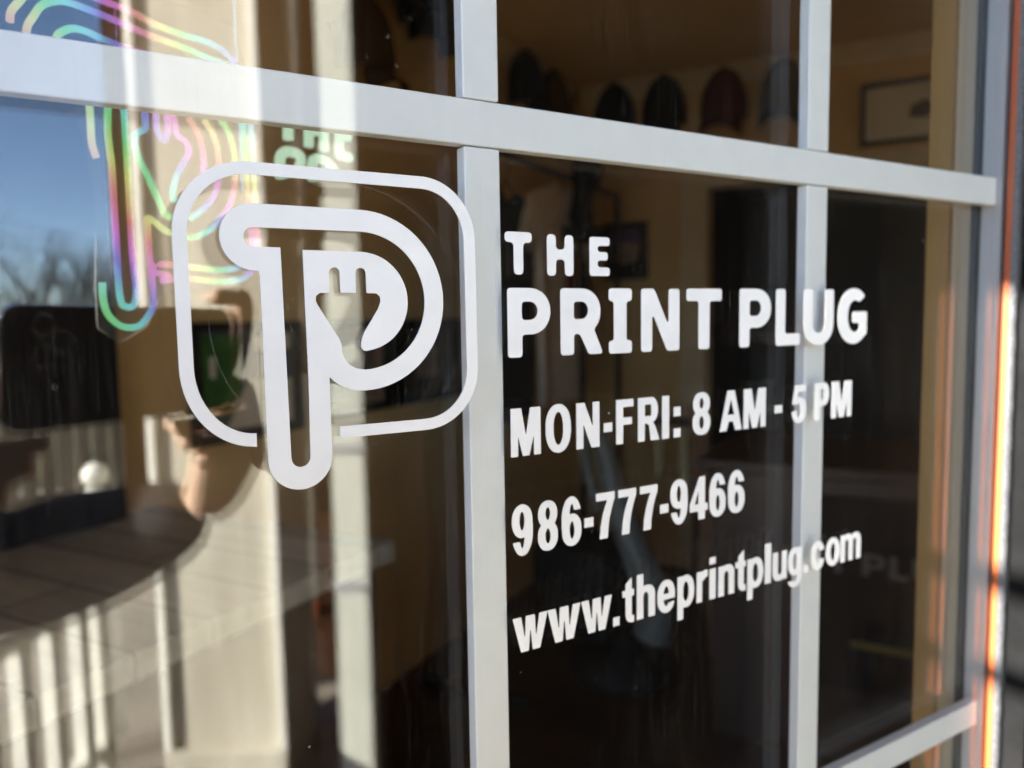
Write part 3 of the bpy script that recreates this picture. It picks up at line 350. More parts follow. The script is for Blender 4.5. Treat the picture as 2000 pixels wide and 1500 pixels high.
GLYPH = {"I":[0.205,[[[0.012,0.001],[0.006,0.004],[0.003,0.016],[0.003,0.988],[0.006,0.994],[0.018,0.997],[0.198,0.997],[0.204,0.994],[0.207,0.982],[0.207,0.01],[0.204,0.004],[0.192,0.001]]]],"l":[0.205,[[[0.012,0.001],[0.006,0.004],[0.003,0.016],[0.003,0.988],[0.006,0.994],[0.018,0.997],[0.198,0.997],[0.204,0.994],[0.207,0.982],[0.207,0.01],[0.204,0.004],[0.192,0.001]]]],"M":[0.79,[[[0.012,0.001],[0.006,0.004],[0.003,0.016],[0.006,0.994],[0.276,0.994],[0.388,0.448],[0.396,0.438],[0.417,0.514],[0.501,0.94],[0.516,0.994],[0.786,0.994],[0.786,0.004],[0.606,0.004],[0.6,0.392],[0.587,0.37],[0.48,0.004],[0.312,0.004],[0.287,0.076],[0.192,0.406],[0.186,0.41],[0.183,0.01],[0.18,0.004],[0.168,0.001]]]],"O":[0.67,[[[0.306,-0.015],[0.228,0.003],[0.18,0.027],[0.15,0.049],[0.095,0.112],[0.052,0.19],[0.017,0.304],[0.003,0.388],[0.003,0.616],[0.023,0.724],[0.047,0.796],[0.071,0.85],[0.111,0.91],[0.166,0.964],[0.222,0.995],[0.294,1.015],[0.372,1.015],[0.414,1.007],[0.462,0.989],[0.522,0.949],[0.576,0.888],[0.614,0.82],[0.643,0.736],[0.663,0.646],[0.669,0.586],[0.669,0.406],[0.651,0.292],[0.625,0.208],[0.601,0.154],[0.543,0.07],[0.498,0.033],[0.444,0.003],[0.354,-0.017]],[[0.315,0.154],[0.354,0.153],[0.372,0.163],[0.403,0.196],[0.439,0.28],[0.453,0.334],[0.465,0.424],[0.465,0.574],[0.445,0.7],[0.415,0.784],[0.387,0.826],[0.354,0.847],[0.312,0.845],[0.294,0.835],[0.269,0.808],[0.245,0.76],[0.227,0.706],[0.207,0.598],[0.207,0.406],[0.227,0.292],[0.263,0.202],[0.288,0.169]]]],"N":[0.64,[[[0.012,0.001],[0.006,0.004],[0.003,0.016],[0.006,0.994],[0.21,0.997],[0.228,0.99],[0.431,0.502],[0.45,0.474],[0.453,0.988],[0.456,0.994],[0.468,0.997],[0.636,0.994],[0.636,0.004],[0.414,0.004],[0.205,0.508],[0.192,0.523],[0.189,0.01],[0.186,0.004],[0.174,0.001]]]],"-":[0.26,[[[0.012,0.307],[0.006,0.31],[0.003,0.322],[0.006,0.508],[0.258,0.508],[0.258,0.31]]]],"F":[0.51,[[[0.012,0.001],[0.006,0.004],[0.003,0.016],[0.006,0.994],[0.51,0.994],[0.51,0.826],[0.222,0.823],[0.21,0.82],[0.207,0.814],[0.21,0.592],[0.468,0.586],[0.468,0.43],[0.21,0.424],[0.204,0.004]]]],"P":[0.57,[[[0.012,0.001],[0.006,0.004],[0.003,0.016],[0.003,0.988],[0.012,0.997],[0.024,0.997],[0.372,0.997],[0.408,0.989],[0.464,0.958],[0.501,0.922],[0.529,0.88],[0.553,0.82],[0.567,0.76],[0.567,0.61],[0.553,0.55],[0.535,0.502],[0.504,0.452],[0.468,0.415],[0.408,0.381],[0.324,0.367],[0.21,0.364],[0.204,0.004]],[[0.21,0.538],[0.336,0.535],[0.349,0.55],[0.363,0.604],[0.363,0.76],[0.355,0.802],[0.342,0.832],[0.222,0.835],[0.21,0.832],[0.207,0.826]]]],"R":[0.66,[[[0.012,0.001],[0.006,0.004],[0.003,0.016],[0.006,0.994],[0.432,0.997],[0.462,0.989],[0.512,0.964],[0.552,0.924],[0.589,0.856],[0.609,0.79],[0.615,0.742],[0.615,0.664],[0.595,0.568],[0.571,0.514],[0.555,0.49],[0.506,0.442],[0.472,0.424],[0.467,0.412],[0.523,0.334],[0.649,0.028],[0.653,0.004],[0.39,0.004],[0.345,0.334],[0.337,0.358],[0.246,0.407],[0.228,0.409],[0.21,0.406],[0.207,0.394],[0.204,0.004]],[[0.21,0.574],[0.378,0.571],[0.396,0.578],[0.405,0.604],[0.405,0.646],[0.411,0.664],[0.411,0.73],[0.405,0.808],[0.396,0.832],[0.21,0.832]]]],":":[0.22,[[[0.012,0.001],[0.006,0.004],[0.003,0.016],[0.006,0.214],[0.216,0.214],[0.216,0.004]],[[0.012,0.499],[0.006,0.502],[0.003,0.514],[0.006,0.718],[0.216,0.718],[0.216,0.502]]]],".":[0.21,[[[0.012,0.001],[0.006,0.004],[0.003,0.016],[0.006,0.196],[0.21,0.196],[0.21,0.004]]]],"A":[0.78,[[[0.012,0.001],[0.003,0.01],[0.005,0.022],[0.264,0.994],[0.516,0.994],[0.775,0.022],[0.774,0.004],[0.546,0.004],[0.468,0.222],[0.456,0.229],[0.33,0.229],[0.311,0.22],[0.234,0.004]],[[0.276,0.4],[0.492,0.397],[0.504,0.4],[0.506,0.406],[0.397,0.76],[0.39,0.768],[0.383,0.76],[0.299,0.49],[0.275,0.412]]]],"8":[0.54,[[[0.246,-0.015],[0.162,0.003],[0.126,0.021],[0.096,0.043],[0.047,0.1],[0.011,0.184],[0.003,0.226],[0.005,0.358],[0.017,0.406],[0.034,0.448],[0.089,0.526],[0.053,0.574],[0.023,0.646],[0.015,0.682],[0.015,0.79],[0.023,0.826],[0.047,0.886],[0.075,0.928],[0.106,0.958],[0.144,0.983],[0.192,1.001],[0.228,1.009],[0.312,1.009],[0.396,0.983],[0.438,0.955],[0.465,0.928],[0.493,0.886],[0.517,0.826],[0.525,0.784],[0.525,0.682],[0.519,0.652],[0.487,0.574],[0.451,0.526],[0.499,0.46],[0.523,0.406],[0.537,0.352],[0.537,0.22],[0.517,0.148],[0.493,0.1],[0.444,0.043],[0.414,0.021],[0.36,-0.003],[0.288,-0.017]],[[0.25,0.136],[0.282,0.133],[0.303,0.148],[0.325,0.19],[0.339,0.244],[0.339,0.328],[0.331,0.364],[0.301,0.424],[0.276,0.439],[0.258,0.437],[0.239,0.424],[0.215,0.382],[0.201,0.328],[0.201,0.244],[0.209,0.208],[0.233,0.154]],[[0.261,0.616],[0.27,0.614],[0.288,0.621],[0.307,0.64],[0.319,0.664],[0.333,0.73],[0.333,0.766],[0.319,0.826],[0.3,0.859],[0.27,0.876],[0.25,0.868],[0.233,0.85],[0.221,0.826],[0.207,0.76],[0.207,0.724],[0.221,0.664],[0.237,0.634]]]],"6":[0.54,[[[0.252,-0.015],[0.174,0.003],[0.126,0.031],[0.078,0.08],[0.053,0.118],[0.035,0.16],[0.021,0.202],[0.009,0.28],[0.009,0.364],[0.003,0.388],[0.003,0.616],[0.009,0.67],[0.035,0.784],[0.058,0.844],[0.102,0.924],[0.16,0.982],[0.21,1.007],[0.24,1.015],[0.294,1.015],[0.33,1.007],[0.378,0.983],[0.438,0.924],[0.487,0.832],[0.517,0.736],[0.51,0.728],[0.486,0.727],[0.378,0.727],[0.336,0.736],[0.319,0.808],[0.301,0.844],[0.288,0.857],[0.27,0.857],[0.251,0.832],[0.233,0.778],[0.219,0.7],[0.22,0.652],[0.312,0.655],[0.366,0.641],[0.422,0.61],[0.474,0.558],[0.511,0.49],[0.531,0.424],[0.537,0.388],[0.537,0.25],[0.523,0.184],[0.506,0.136],[0.468,0.074],[0.432,0.037],[0.36,-0.003],[0.294,-0.017]],[[0.262,0.136],[0.294,0.135],[0.313,0.154],[0.331,0.202],[0.345,0.268],[0.345,0.364],[0.331,0.43],[0.307,0.484],[0.282,0.499],[0.264,0.493],[0.239,0.46],[0.225,0.418],[0.213,0.34],[0.221,0.232],[0.239,0.172]]]],"9":[0.54,[[[0.234,-0.015],[0.21,-0.009],[0.162,0.015],[0.102,0.074],[0.053,0.166],[0.035,0.214],[0.024,0.265],[0.036,0.271],[0.156,0.271],[0.204,0.262],[0.226,0.178],[0.243,0.148],[0.264,0.139],[0.283,0.154],[0.307,0.22],[0.321,0.298],[0.322,0.34],[0.318,0.347],[0.228,0.343],[0.174,0.357],[0.118,0.388],[0.066,0.44],[0.029,0.508],[0.009,0.574],[0.003,0.61],[0.003,0.748],[0.017,0.814],[0.034,0.862],[0.072,0.924],[0.105,0.958],[0.18,1.001],[0.246,1.015],[0.276,1.015],[0.348,1.001],[0.408,0.971],[0.459,0.922],[0.493,0.868],[0.517,0.802],[0.531,0.718],[0.531,0.634],[0.537,0.61],[0.537,0.382],[0.531,0.328],[0.505,0.214],[0.482,0.154],[0.438,0.074],[0.38,0.016],[0.33,-0.009],[0.3,-0.017]],[[0.249,0.502],[0.27,0.501],[0.295,0.526],[0.313,0.574],[0.327,0.658],[0.327,0.706],[0.313,0.79],[0.295,0.838],[0.282,0.858],[0.27,0.865],[0.246,0.863],[0.227,0.844],[0.209,0.796],[0.195,0.73],[0.195,0.634],[0.203,0.592],[0.226,0.526],[0.234,0.512]]]],"7":[0.53,[[[0.108,0.002],[0.101,0.01],[0.123,0.19],[0.123,0.232],[0.185,0.496],[0.257,0.682],[0.316,0.808],[0.314,0.814],[0.306,0.817],[0.006,0.82],[0.003,0.976],[0.006,0.982],[0.018,0.985],[0.522,0.985],[0.528,0.982],[0.531,0.97],[0.531,0.826],[0.509,0.79],[0.455,0.658],[0.389,0.448],[0.345,0.22],[0.339,0.094],[0.327,0.01],[0.312,0.001]]]],"4":[0.58,[[[0.288,0.001],[0.282,0.004],[0.279,0.016],[0.276,0.196],[0.006,0.202],[0.003,0.376],[0.3,0.994],[0.48,0.997],[0.486,0.994],[0.489,0.982],[0.489,0.376],[0.498,0.367],[0.576,0.364],[0.579,0.208],[0.57,0.199],[0.492,0.196],[0.486,0.004]],[[0.163,0.37],[0.264,0.367],[0.276,0.37],[0.279,0.376],[0.276,0.668],[0.27,0.665],[0.257,0.634],[0.167,0.394]]]],"5":[0.55,[[[0.252,-0.015],[0.192,-0.003],[0.162,0.008],[0.106,0.046],[0.081,0.07],[0.053,0.112],[0.029,0.16],[0.003,0.25],[0.003,0.286],[0.012,0.295],[0.108,0.307],[0.156,0.307],[0.18,0.318],[0.195,0.226],[0.209,0.184],[0.234,0.145],[0.264,0.135],[0.282,0.145],[0.301,0.166],[0.325,0.226],[0.333,0.268],[0.333,0.382],[0.325,0.424],[0.301,0.484],[0.278,0.508],[0.264,0.515],[0.24,0.509],[0.204,0.468],[0.174,0.497],[0.048,0.481],[0.03,0.481],[0.021,0.49],[0.107,0.97],[0.114,0.982],[0.126,0.985],[0.516,0.985],[0.522,0.982],[0.525,0.97],[0.522,0.814],[0.252,0.808],[0.225,0.676],[0.228,0.664],[0.234,0.661],[0.288,0.667],[0.33,0.661],[0.36,0.653],[0.408,0.629],[0.432,0.613],[0.477,0.568],[0.505,0.526],[0.535,0.448],[0.549,0.382],[0.549,0.268],[0.535,0.202],[0.505,0.124],[0.477,0.082],[0.428,0.034],[0.36,-0.003],[0.294,-0.017]]]],"o":[0.56,[[[0.258,-0.015],[0.216,-0.009],[0.144,0.021],[0.087,0.07],[0.059,0.112],[0.029,0.172],[0.003,0.274],[0.003,0.442],[0.017,0.508],[0.035,0.562],[0.059,0.61],[0.102,0.664],[0.138,0.695],[0.204,0.725],[0.234,0.733],[0.33,0.733],[0.39,0.713],[0.44,0.682],[0.474,0.648],[0.511,0.592],[0.541,0.514],[0.555,0.454],[0.561,0.4],[0.561,0.31],[0.549,0.232],[0.535,0.184],[0.505,0.118],[0.477,0.076],[0.434,0.034],[0.366,-0.003],[0.3,-0.017]],[[0.267,0.136],[0.288,0.135],[0.312,0.147],[0.343,0.184],[0.361,0.232],[0.375,0.304],[0.375,0.418],[0.355,0.508],[0.324,0.564],[0.294,0.583],[0.258,0.581],[0.231,0.556],[0.215,0.532],[0.191,0.454],[0.183,0.4],[0.183,0.322],[0.197,0.238],[0.209,0.202],[0.233,0.16]]]],"c":[0.53,[[[0.24,-0.015],[0.186,-0.003],[0.136,0.022],[0.093,0.058],[0.052,0.118],[0.017,0.208],[0.003,0.274],[0.003,0.448],[0.017,0.514],[0.046,0.592],[0.075,0.64],[0.126,0.691],[0.174,0.719],[0.222,0.733],[0.312,0.733],[0.39,0.701],[0.441,0.658],[0.481,0.598],[0.512,0.514],[0.498,0.501],[0.42,0.487],[0.344,0.466],[0.335,0.478],[0.314,0.544],[0.288,0.577],[0.258,0.583],[0.231,0.568],[0.209,0.526],[0.197,0.49],[0.183,0.394],[0.183,0.316],[0.189,0.268],[0.215,0.178],[0.234,0.151],[0.258,0.135],[0.27,0.135],[0.294,0.148],[0.325,0.202],[0.34,0.274],[0.348,0.278],[0.414,0.259],[0.504,0.251],[0.516,0.244],[0.519,0.232],[0.493,0.148],[0.475,0.112],[0.447,0.07],[0.408,0.031],[0.372,0.008],[0.324,-0.009],[0.282,-0.017]]]],"e":[0.54,[[[0.246,-0.015],[0.21,-0.009],[0.15,0.015],[0.108,0.049],[0.059,0.106],[0.035,0.154],[0.017,0.208],[0.003,0.274],[0.003,0.448],[0.023,0.532],[0.041,0.58],[0.078,0.642],[0.12,0.685],[0.168,0.714],[0.216,0.731],[0.318,0.733],[0.36,0.719],[0.42,0.685],[0.462,0.642],[0.493,0.592],[0.517,0.532],[0.537,0.448],[0.537,0.298],[0.534,0.292],[0.522,0.289],[0.192,0.286],[0.189,0.268],[0.209,0.196],[0.234,0.152],[0.264,0.135],[0.276,0.135],[0.302,0.148],[0.342,0.205],[0.372,0.199],[0.492,0.217],[0.516,0.216],[0.523,0.208],[0.505,0.154],[0.481,0.106],[0.465,0.082],[0.414,0.031],[0.378,0.008],[0.33,-0.009],[0.288,-0.017]],[[0.192,0.418],[0.348,0.418],[0.351,0.448],[0.337,0.508],[0.319,0.55],[0.288,0.581],[0.252,0.581],[0.221,0.55],[0.195,0.478],[0.189,0.448]]]],"n":[0.53,[[[0.012,0.001],[0.006,0.004],[0.003,0.016],[0.006,0.718],[0.192,0.719],[0.246,0.733],[0.348,0.733],[0.414,0.713],[0.444,0.695],[0.483,0.658],[0.499,0.634],[0.517,0.592],[0.531,0.532],[0.528,0.004],[0.342,0.004],[0.339,0.496],[0.331,0.526],[0.315,0.556],[0.288,0.581],[0.258,0.583],[0.234,0.575],[0.215,0.556],[0.197,0.52],[0.189,0.484],[0.189,0.01],[0.186,0.004],[0.174,0.001]]]],"h":[0.53,[[[0.012,0.001],[0.006,0.004],[0.003,0.016],[0.003,0.988],[0.006,0.994],[0.018,0.997],[0.18,0.997],[0.186,0.994],[0.189,0.982],[0.192,0.722],[0.246,0.733],[0.342,0.733],[0.414,0.713],[0.45,0.691],[0.483,0.658],[0.511,0.61],[0.531,0.526],[0.531,0.01],[0.528,0.004],[0.516,0.001],[0.342,0.004],[0.339,0.496],[0.331,0.526],[0.315,0.556],[0.288,0.581],[0.258,0.583],[0.234,0.575],[0.215,0.556],[0.197,0.52],[0.189,0.484],[0.189,0.01],[0.186,0.004],[0.174,0.001]]]],"u":[0.53,[[[0.174,-0.009],[0.114,0.009],[0.075,0.034],[0.029,0.088],[0.005,0.154],[-0.003,0.196],[0.0,0.718],[0.186,0.718],[0.189,0.226],[0.197,0.196],[0.213,0.166],[0.24,0.141],[0.264,0.139],[0.294,0.147],[0.312,0.164],[0.331,0.202],[0.339,0.238],[0.339,0.712],[0.342,0.718],[0.354,0.721],[0.522,0.718],[0.522,0.004],[0.336,0.003],[0.282,-0.011]]]],"m":[0.86,[[[0.012,0.001],[0.006,0.004],[0.003,0.016],[0.006,0.718],[0.186,0.719],[0.24,0.733],[0.342,0.733],[0.39,0.719],[0.462,0.677],[0.516,0.713],[0.576,0.731],[0.684,0.733],[0.756,0.707],[0.813,0.658],[0.841,0.61],[0.861,0.532],[0.858,0.004],[0.696,0.001],[0.684,0.004],[0.681,0.01],[0.681,0.484],[0.667,0.532],[0.648,0.564],[0.624,0.581],[0.6,0.583],[0.576,0.581],[0.549,0.562],[0.533,0.532],[0.519,0.484],[0.519,0.01],[0.516,0.004],[0.504,0.001],[0.342,0.004],[0.339,0.496],[0.315,0.556],[0.282,0.581],[0.258,0.583],[0.228,0.575],[0.207,0.556],[0.183,0.502],[0.183,0.01],[0.18,0.004],[0.168,0.001]]]],"r":[0.37,[[[0.012,0.001],[0.006,0.004],[0.003,0.016],[0.006,0.718],[0.174,0.721],[0.198,0.711],[0.246,0.731],[0.282,0.739],[0.354,0.737],[0.369,0.724],[0.366,0.574],[0.294,0.557],[0.228,0.501],[0.198,0.499],[0.189,0.49],[0.186,0.004]]]],"i":[0.21,[[[0.012,0.001],[0.006,0.004],[0.003,0.016],[0.003,0.712],[0.006,0.718],[0.018,0.721],[0.204,0.721],[0.21,0.718],[0.213,0.706],[0.213,0.01],[0.21,0.004],[0.198,0.001]],[[0.012,0.829],[0.006,0.832],[0.003,0.844],[0.006,0.994],[0.21,0.994],[0.21,0.832]]]],"p":[0.56,[[[0.012,-0.281],[0.006,-0.278],[0.003,-0.266],[0.003,0.712],[0.012,0.721],[0.192,0.721],[0.246,0.733],[0.33,0.733],[0.39,0.713],[0.44,0.682],[0.474,0.648],[0.518,0.58],[0.541,0.514],[0.561,0.406],[0.561,0.316],[0.555,0.262],[0.535,0.184],[0.505,0.118],[0.48,0.08],[0.438,0.037],[0.414,0.021],[0.366,-0.003],[0.3,-0.017],[0.264,-0.017],[0.192,-0.006],[0.186,-0.278]],[[0.267,0.136],[0.288,0.135],[0.312,0.147],[0.343,0.184],[0.361,0.232],[0.375,0.304],[0.375,0.418],[0.355,0.508],[0.324,0.564],[0.294,0.583],[0.258,0.581],[0.228,0.552],[0.203,0.502],[0.189,0.448],[0.189,0.28],[0.197,0.238],[0.209,0.202],[0.233,0.16]]]],"g":[0.56,[[[0.246,-0.285],[0.204,-0.281],[0.138,-0.261],[0.082,-0.23],[0.035,-0.182],[0.011,-0.134],[0.01,-0.11],[0.036,-0.107],[0.144,-0.119],[0.18,-0.119],[0.198,-0.111],[0.246,-0.141],[0.294,-0.141],[0.33,-0.119],[0.355,-0.08],[0.357,-0.062],[0.369,-0.044],[0.368,0.022],[0.36,0.029],[0.288,0.013],[0.258,0.013],[0.186,0.027],[0.118,0.064],[0.077,0.106],[0.053,0.142],[0.023,0.208],[0.003,0.292],[0.003,0.454],[0.017,0.52],[0.047,0.598],[0.093,0.664],[0.15,0.707],[0.192,0.725],[0.222,0.733],[0.312,0.733],[0.366,0.719],[0.552,0.721],[0.561,0.712],[0.561,0.7],[0.561,-0.08],[0.553,-0.122],[0.528,-0.178],[0.5,-0.212],[0.468,-0.237],[0.42,-0.261],[0.354,-0.281],[0.3,-0.287]],[[0.273,0.166],[0.282,0.164],[0.3,0.171],[0.331,0.202],[0.355,0.256],[0.369,0.328],[0.369,0.43],[0.343,0.526],[0.312,0.571],[0.282,0.583],[0.252,0.575],[0.227,0.544],[0.203,0.484],[0.189,0.406],[0.189,0.34],[0.209,0.244],[0.237,0.19],[0.256,0.172]]]],"t":[0.36,[[[0.27,-0.009],[0.204,0.009],[0.174,0.027],[0.141,0.058],[0.119,0.094],[0.099,0.172],[0.099,0.568],[0.09,0.577],[0.006,0.58],[0.003,0.706],[0.006,0.718],[0.012,0.721],[0.096,0.724],[0.102,0.858],[0.282,0.984],[0.289,0.982],[0.291,0.97],[0.291,0.73],[0.3,0.721],[0.354,0.721],[0.36,0.718],[0.363,0.706],[0.36,0.58],[0.3,0.577],[0.291,0.568],[0.291,0.154],[0.3,0.145],[0.36,0.142],[0.363,0.01],[0.36,-0.002],[0.354,-0.005],[0.324,-0.011]]]],"w":[0.84,[[[0.192,0.004],[0.185,0.016],[0.017,0.652],[0.003,0.706],[0.006,0.718],[0.198,0.718],[0.273,0.316],[0.282,0.302],[0.291,0.316],[0.309,0.664],[0.318,0.718],[0.522,0.718],[0.531,0.664],[0.549,0.316],[0.558,0.302],[0.567,0.316],[0.642,0.718],[0.834,0.718],[0.837,0.706],[0.823,0.652],[0.655,0.016],[0.648,0.004],[0.474,0.004],[0.465,0.028],[0.429,0.406],[0.42,0.42],[0.411,0.406],[0.375,0.028],[0.366,0.004]]]]}

# ============================================================ THE WINDOW
# x along the glass, y into the room, z up from the lens height; outer face of the glass at y = 0
WX0, WX1, WZ0, WZ1 = -0.028, 0.5325, -0.60, 0.42
win = thing('window', 'double glazed shop window with white grille bars between its panes and an orange wooden stop', 'window', (0.25, 0.0, WZ0))
boxo('outer_pane', (WX0 - .006, WX1 + .006, 0.0, 0.003, WZ0 - .006, WZ1 + .006), M['pane_out'], win, True)
boxo('inner_pane', (WX0 - .006, WX1 + .006, 0.0155, 0.0185, WZ0 - .006, WZ1 + .006), M['pane_in'], win, True)
BX = [(0.1432, 0.1592), (0.3462, 0.3628)]; BZ = [(-0.2840, -0.2668), (0.0675, 0.0850)]
for z0, z1 in BZ:
    boxo('grille_bar', (WX0 + .0005, WX1 - .0005, 0.0060, 0.0125, z0, z1), M['grille'], win, True, bev=0.0006)
rows = [(WZ0, BZ[0][0]), (BZ[0][1], BZ[1][0]), (BZ[1][1], WZ1)]
for x0, x1 in BX:
    for z0, z1 in rows:
        boxo('grille_bar', (x0, x1, 0.0060, 0.0125, z0 + .0004, z1 - .0006), M['grille'], win, True, bev=0.0006)
bm = NB()
for s in (0, 1):                                            # right and left spacer with a crimped groove line
    X = WX1 if s == 0 else WX0 - .006
    box(bm, X, X + .006, 0.0031, 0.0081, WZ0, WZ1); box(bm, X + (.0003 if s == 0 else 0), X + (.006 if s == 0 else .0057), 0.0081, 0.0084, WZ0, WZ1); box(bm, X, X + .006, 0.0084, 0.0154, WZ0, WZ1)
box(bm, WX0, WX1, 0.0031, 0.0154, WZ1, WZ1 + .006); box(bm, WX0, WX1, 0.0031, 0.0154, WZ0 - .006, WZ0)
sp = obj('spacer', bm, M['spacer'], win, True)
# stamped batch marks on the spacer face, worn to dots as in the photo
bm = NB()
rr = random.Random(3)
for k, z in enumerate((0.136, 0.130, 0.124, 0.121, 0.118, 0.111, 0.108, 0.105)):
    for j in range(3):
        zz = z + rr.uniform(-.0009, .0009); yy = 0.0105 + j * .0006
        box(bm, WX1 - .00012, WX1 - .00002, yy, yy + .0003, zz, zz + rr.uniform(.0004, .0015))
obj('stamp', bm, M['rubber'], sp, True)
bm = NB()
box(bm, WX1 + .0002, WX1 + .012, 0.0187, 0.0225, WZ0 - .01, WZ1 + .01, bev=.0008); box(bm, WX0 - .012, WX0, 0.0187, 0.0225, WZ0 - .01, WZ1 + .01, bev=.0008)
box(bm, WX0, WX1, 0.0187, 0.0225, WZ1, WZ1 + .01); box(bm, WX0, WX1, 0.0187, 0.0225, WZ0 - .01, WZ0)
obj('gasket', bm, M['rubber'], win, True)
# outer stop: thin orange timber lip standing proud of the glass
bm = NB()
box(bm, WX1, WX1 + .008, -0.0038, -0.0001, WZ0 - .01, WZ1 + .01, bev=.0003); box(bm, WX0 - .008, WX0, -0.0038, -0.0001, WZ0 - .01, WZ1 + .01, bev=.0003)
box(bm, WX0, WX1, -0.0038, -0.0001, WZ1, WZ1 + .01); box(bm, WX0, WX1, -0.0038, -0.0001, WZ0 - .01, WZ0)
obj('stop', bm, M['cedar'], win, True)
bm = NB()
for X0, X1 in ((WX1 + .0004, WX1 + .008), (WX0 - .008, WX0 - .0004)):
    # lumpy caulk bead
    n = 240; rows_ = []
    for i in range(n + 1):
        z = WZ0 - .01 + (WZ1 - WZ0 + .02) * i / n; j = rr.uniform(-.0003, .0003)
        rows_.append([bm.verts.new((X0 + j * .5, -.0039, z)), bm.verts.new((X0 + .0006 + j, -.0064 + j, z)), bm.verts.new((X1, -.0072 + j, z)), bm.verts.new((X1, -.0039, z))])
    for A, B in zip(rows_, rows_[1:]):
        for k in range(3): bm.faces.new((A[k], A[k + 1], B[k + 1], B[k]))
obj('caulk_bead', bm, M['caulk'], win, True, smooth=True)
# inside jamb and casing
bm = NB()
box(bm, 0.5495, 0.570, 0.0226, 0.0440, WZ0 - .02, WZ1 + .02, bev=.001)
obj('inner_jamb', bm, M['tan2'], win, True)
bm = NB()
box(bm, 0.5475, 0.570, 0.0442, 0.0615, WZ0 - .02, WZ1 + .02, bev=.001); box(bm, -.075, -.045, 0.0226, 0.032, WZ0 - .02, WZ1 + .02, bev=.001)
box(bm, -.045, .5465, .0226, .064, WZ1 + .01, WZ1 + .03); box(bm, -.045, .5465, .0226, .064, WZ0 - .03, WZ0 - .011)
obj('inner_casing', bm, M['tan'], win, True)

# ------------------------------------------------------------ charcoal wall round the window
bm = NB()
for a in ((WX1 + .0082, .5703, -.020, .0184, -1.3, 1.45), (.5704, 1.10, -.020, .064, -1.3, 1.45), (-.19, WX0 - .0082, -.008, .0226, -1.3, 1.45), (WX0 - .008, WX1 + .008, -.020, .0225, WZ1 + .0105, 1.45), (WX0 - .008, WX1 + .008, -.020, .0225, -1.3, WZ0 - .0305)):
    box(bm, *a)
wl = thing('outer_wall', 'charcoal painted shop wall around the window, a thin dark strip at the right edge', 'wall', (0.5, 0, -1.3))
obj('wall_panel', bm, M['charcoal'], wl, True)
bm = NB()
for k in range(26):                                           # clapboard laps right of the window
    z = -1.28 + k * .105
    v = [(-.0202, z + .104), (-.0202, z), (-.030, z), (-.0225, z + .104)]
    a = [bm.verts.new((.553, y, zz)) for y, zz in v]; b = [bm.verts.new((1.099, y, zz)) for y, zz in v]
    bm.faces.new(a); bm.faces.new(b[::-1])
    for i in range(4): bm.faces.new((a[i], b[i], b[(i + 1) % 4], a[(i + 1) % 4]))
obj('clapboard', bm, M['charcoal'], wl, True)

# ============================================================ LETTERING ON THE GLASS (stuck on the outer face)
def put(loops, name, parent, depth, gap=0.00005, m='vinyl'):
    me = filled([[(x / 1000, z / 1000) for x, z in L] for L in loops], depth)
    me.transform(Matrix.Translation((0, -gap - depth / 2, 0)))
    return obj(name, me, M[m], parent, True)
# --- logo: rounded border ribbon and the P with the plug cut out
lg = thing('logo_decal', 'large white logo decal, a letter P with a plug cut out inside a rounded outline', 'decal', (0.09, 0, -0.0587))
o_ = [(87.6, -37.7)] + arc(121.0, -19.5, 18.2, -90, 0, 10)[0:] + arc(121.5, 29.5, 17.4, 0, 90, 12, 18.5)[0:] + arc(60.0, 28.2, 20.1, 90, 180, 12, 20.1) + arc(59.0, -14.5, 19.1, 180, 270, 14, 23.0) + [(58.6, -37.5)]
border = [(87.6, -41.9)] + arc(121.0, -19.5, 22.8, -90, 0, 12, 22.4) + arc(121.5, 29.5, 22.1, 0, 90, 14, 22.9) + arc(60.0, 28.2, 24.5, 90, 180, 14, 24.2) + arc(59.0, -14.5, 23.5, 180, 270, 16, 27.4) + [(58.5, -42.0)]
put([border + o_[::-1]], 'outline', lg, 0.0005)
P_out = arc(60.6, 27.95, 11.0, 90, 262, 14)[::1]
P_out += [(61.6, 16.9), (62.05, 15)] + [(62.1, -46.5)] + arc(73.25, -47.4, 11.15, 180, 360, 18)
P_out += arc(97.0, -8.4, 17.0, 222, 270, 6)[0:] + arc(97.3, 6.75, 32.15, -90, 90, 34)
P_out = P_out[::1]
V = arc(60.35, 28.0, 3.15, 90, 270, 10) + [(69.1, 24.75), (69.9, -47.3)] + arc(73.3, -47.3, 3.35, 180, 360, 12) + [(77.0, -20), (76.65, 24.2)]
V += [(97.5, 24.2)] + arc(97.3, 6.55, 17.6, 90, -78, 24) + [(98.4, -11.2), (97.3, -10.9), (96.5, -9.8), (96.45, -8.4), (97.0, -6.2), (97.9, -4.3), (103.4, 4.0), (104.4, 6.6), (104.2, 8.4), (102.9, 9.5), (99.1, 9.6)]
V += [(99.1, 16.3)] + arc(97.1, 16.6, 1.95, 0, 180, 8) + [(95.1, 9.65), (89.4, 9.7), (89.4, 16.3)] + arc(87.5, 16.6, 1.95, 0, 180, 8) + [(85.55, 9.65), (82.0, 9.6), (80.7, 8.6), (80.5, 6.9), (81.0, 5.6), (88.5, -6.6), (89.2, -8.5), (89.3, -10.6)]
V += arc(97.0, -9.7, 7.9, 190, 270, 8)[0:] + arc(97.3, 6.7, 24.6, -90, 90, 30) + [(60.35, 31.15)]
put([P_out, V], 'letter_p', lg, 0.0005)
for cx_, cz_, r_ in ((92.0, 1.0, 47.0), (99.0, 5.0, 28.5)):
    put([arc(cx_, cz_, r_, 0, 354, 60), arc(cx_, cz_, r_ - .3, 0, 354, 60)], 'residue_ring', lg, 0.00001, 0.00001, 'residue')
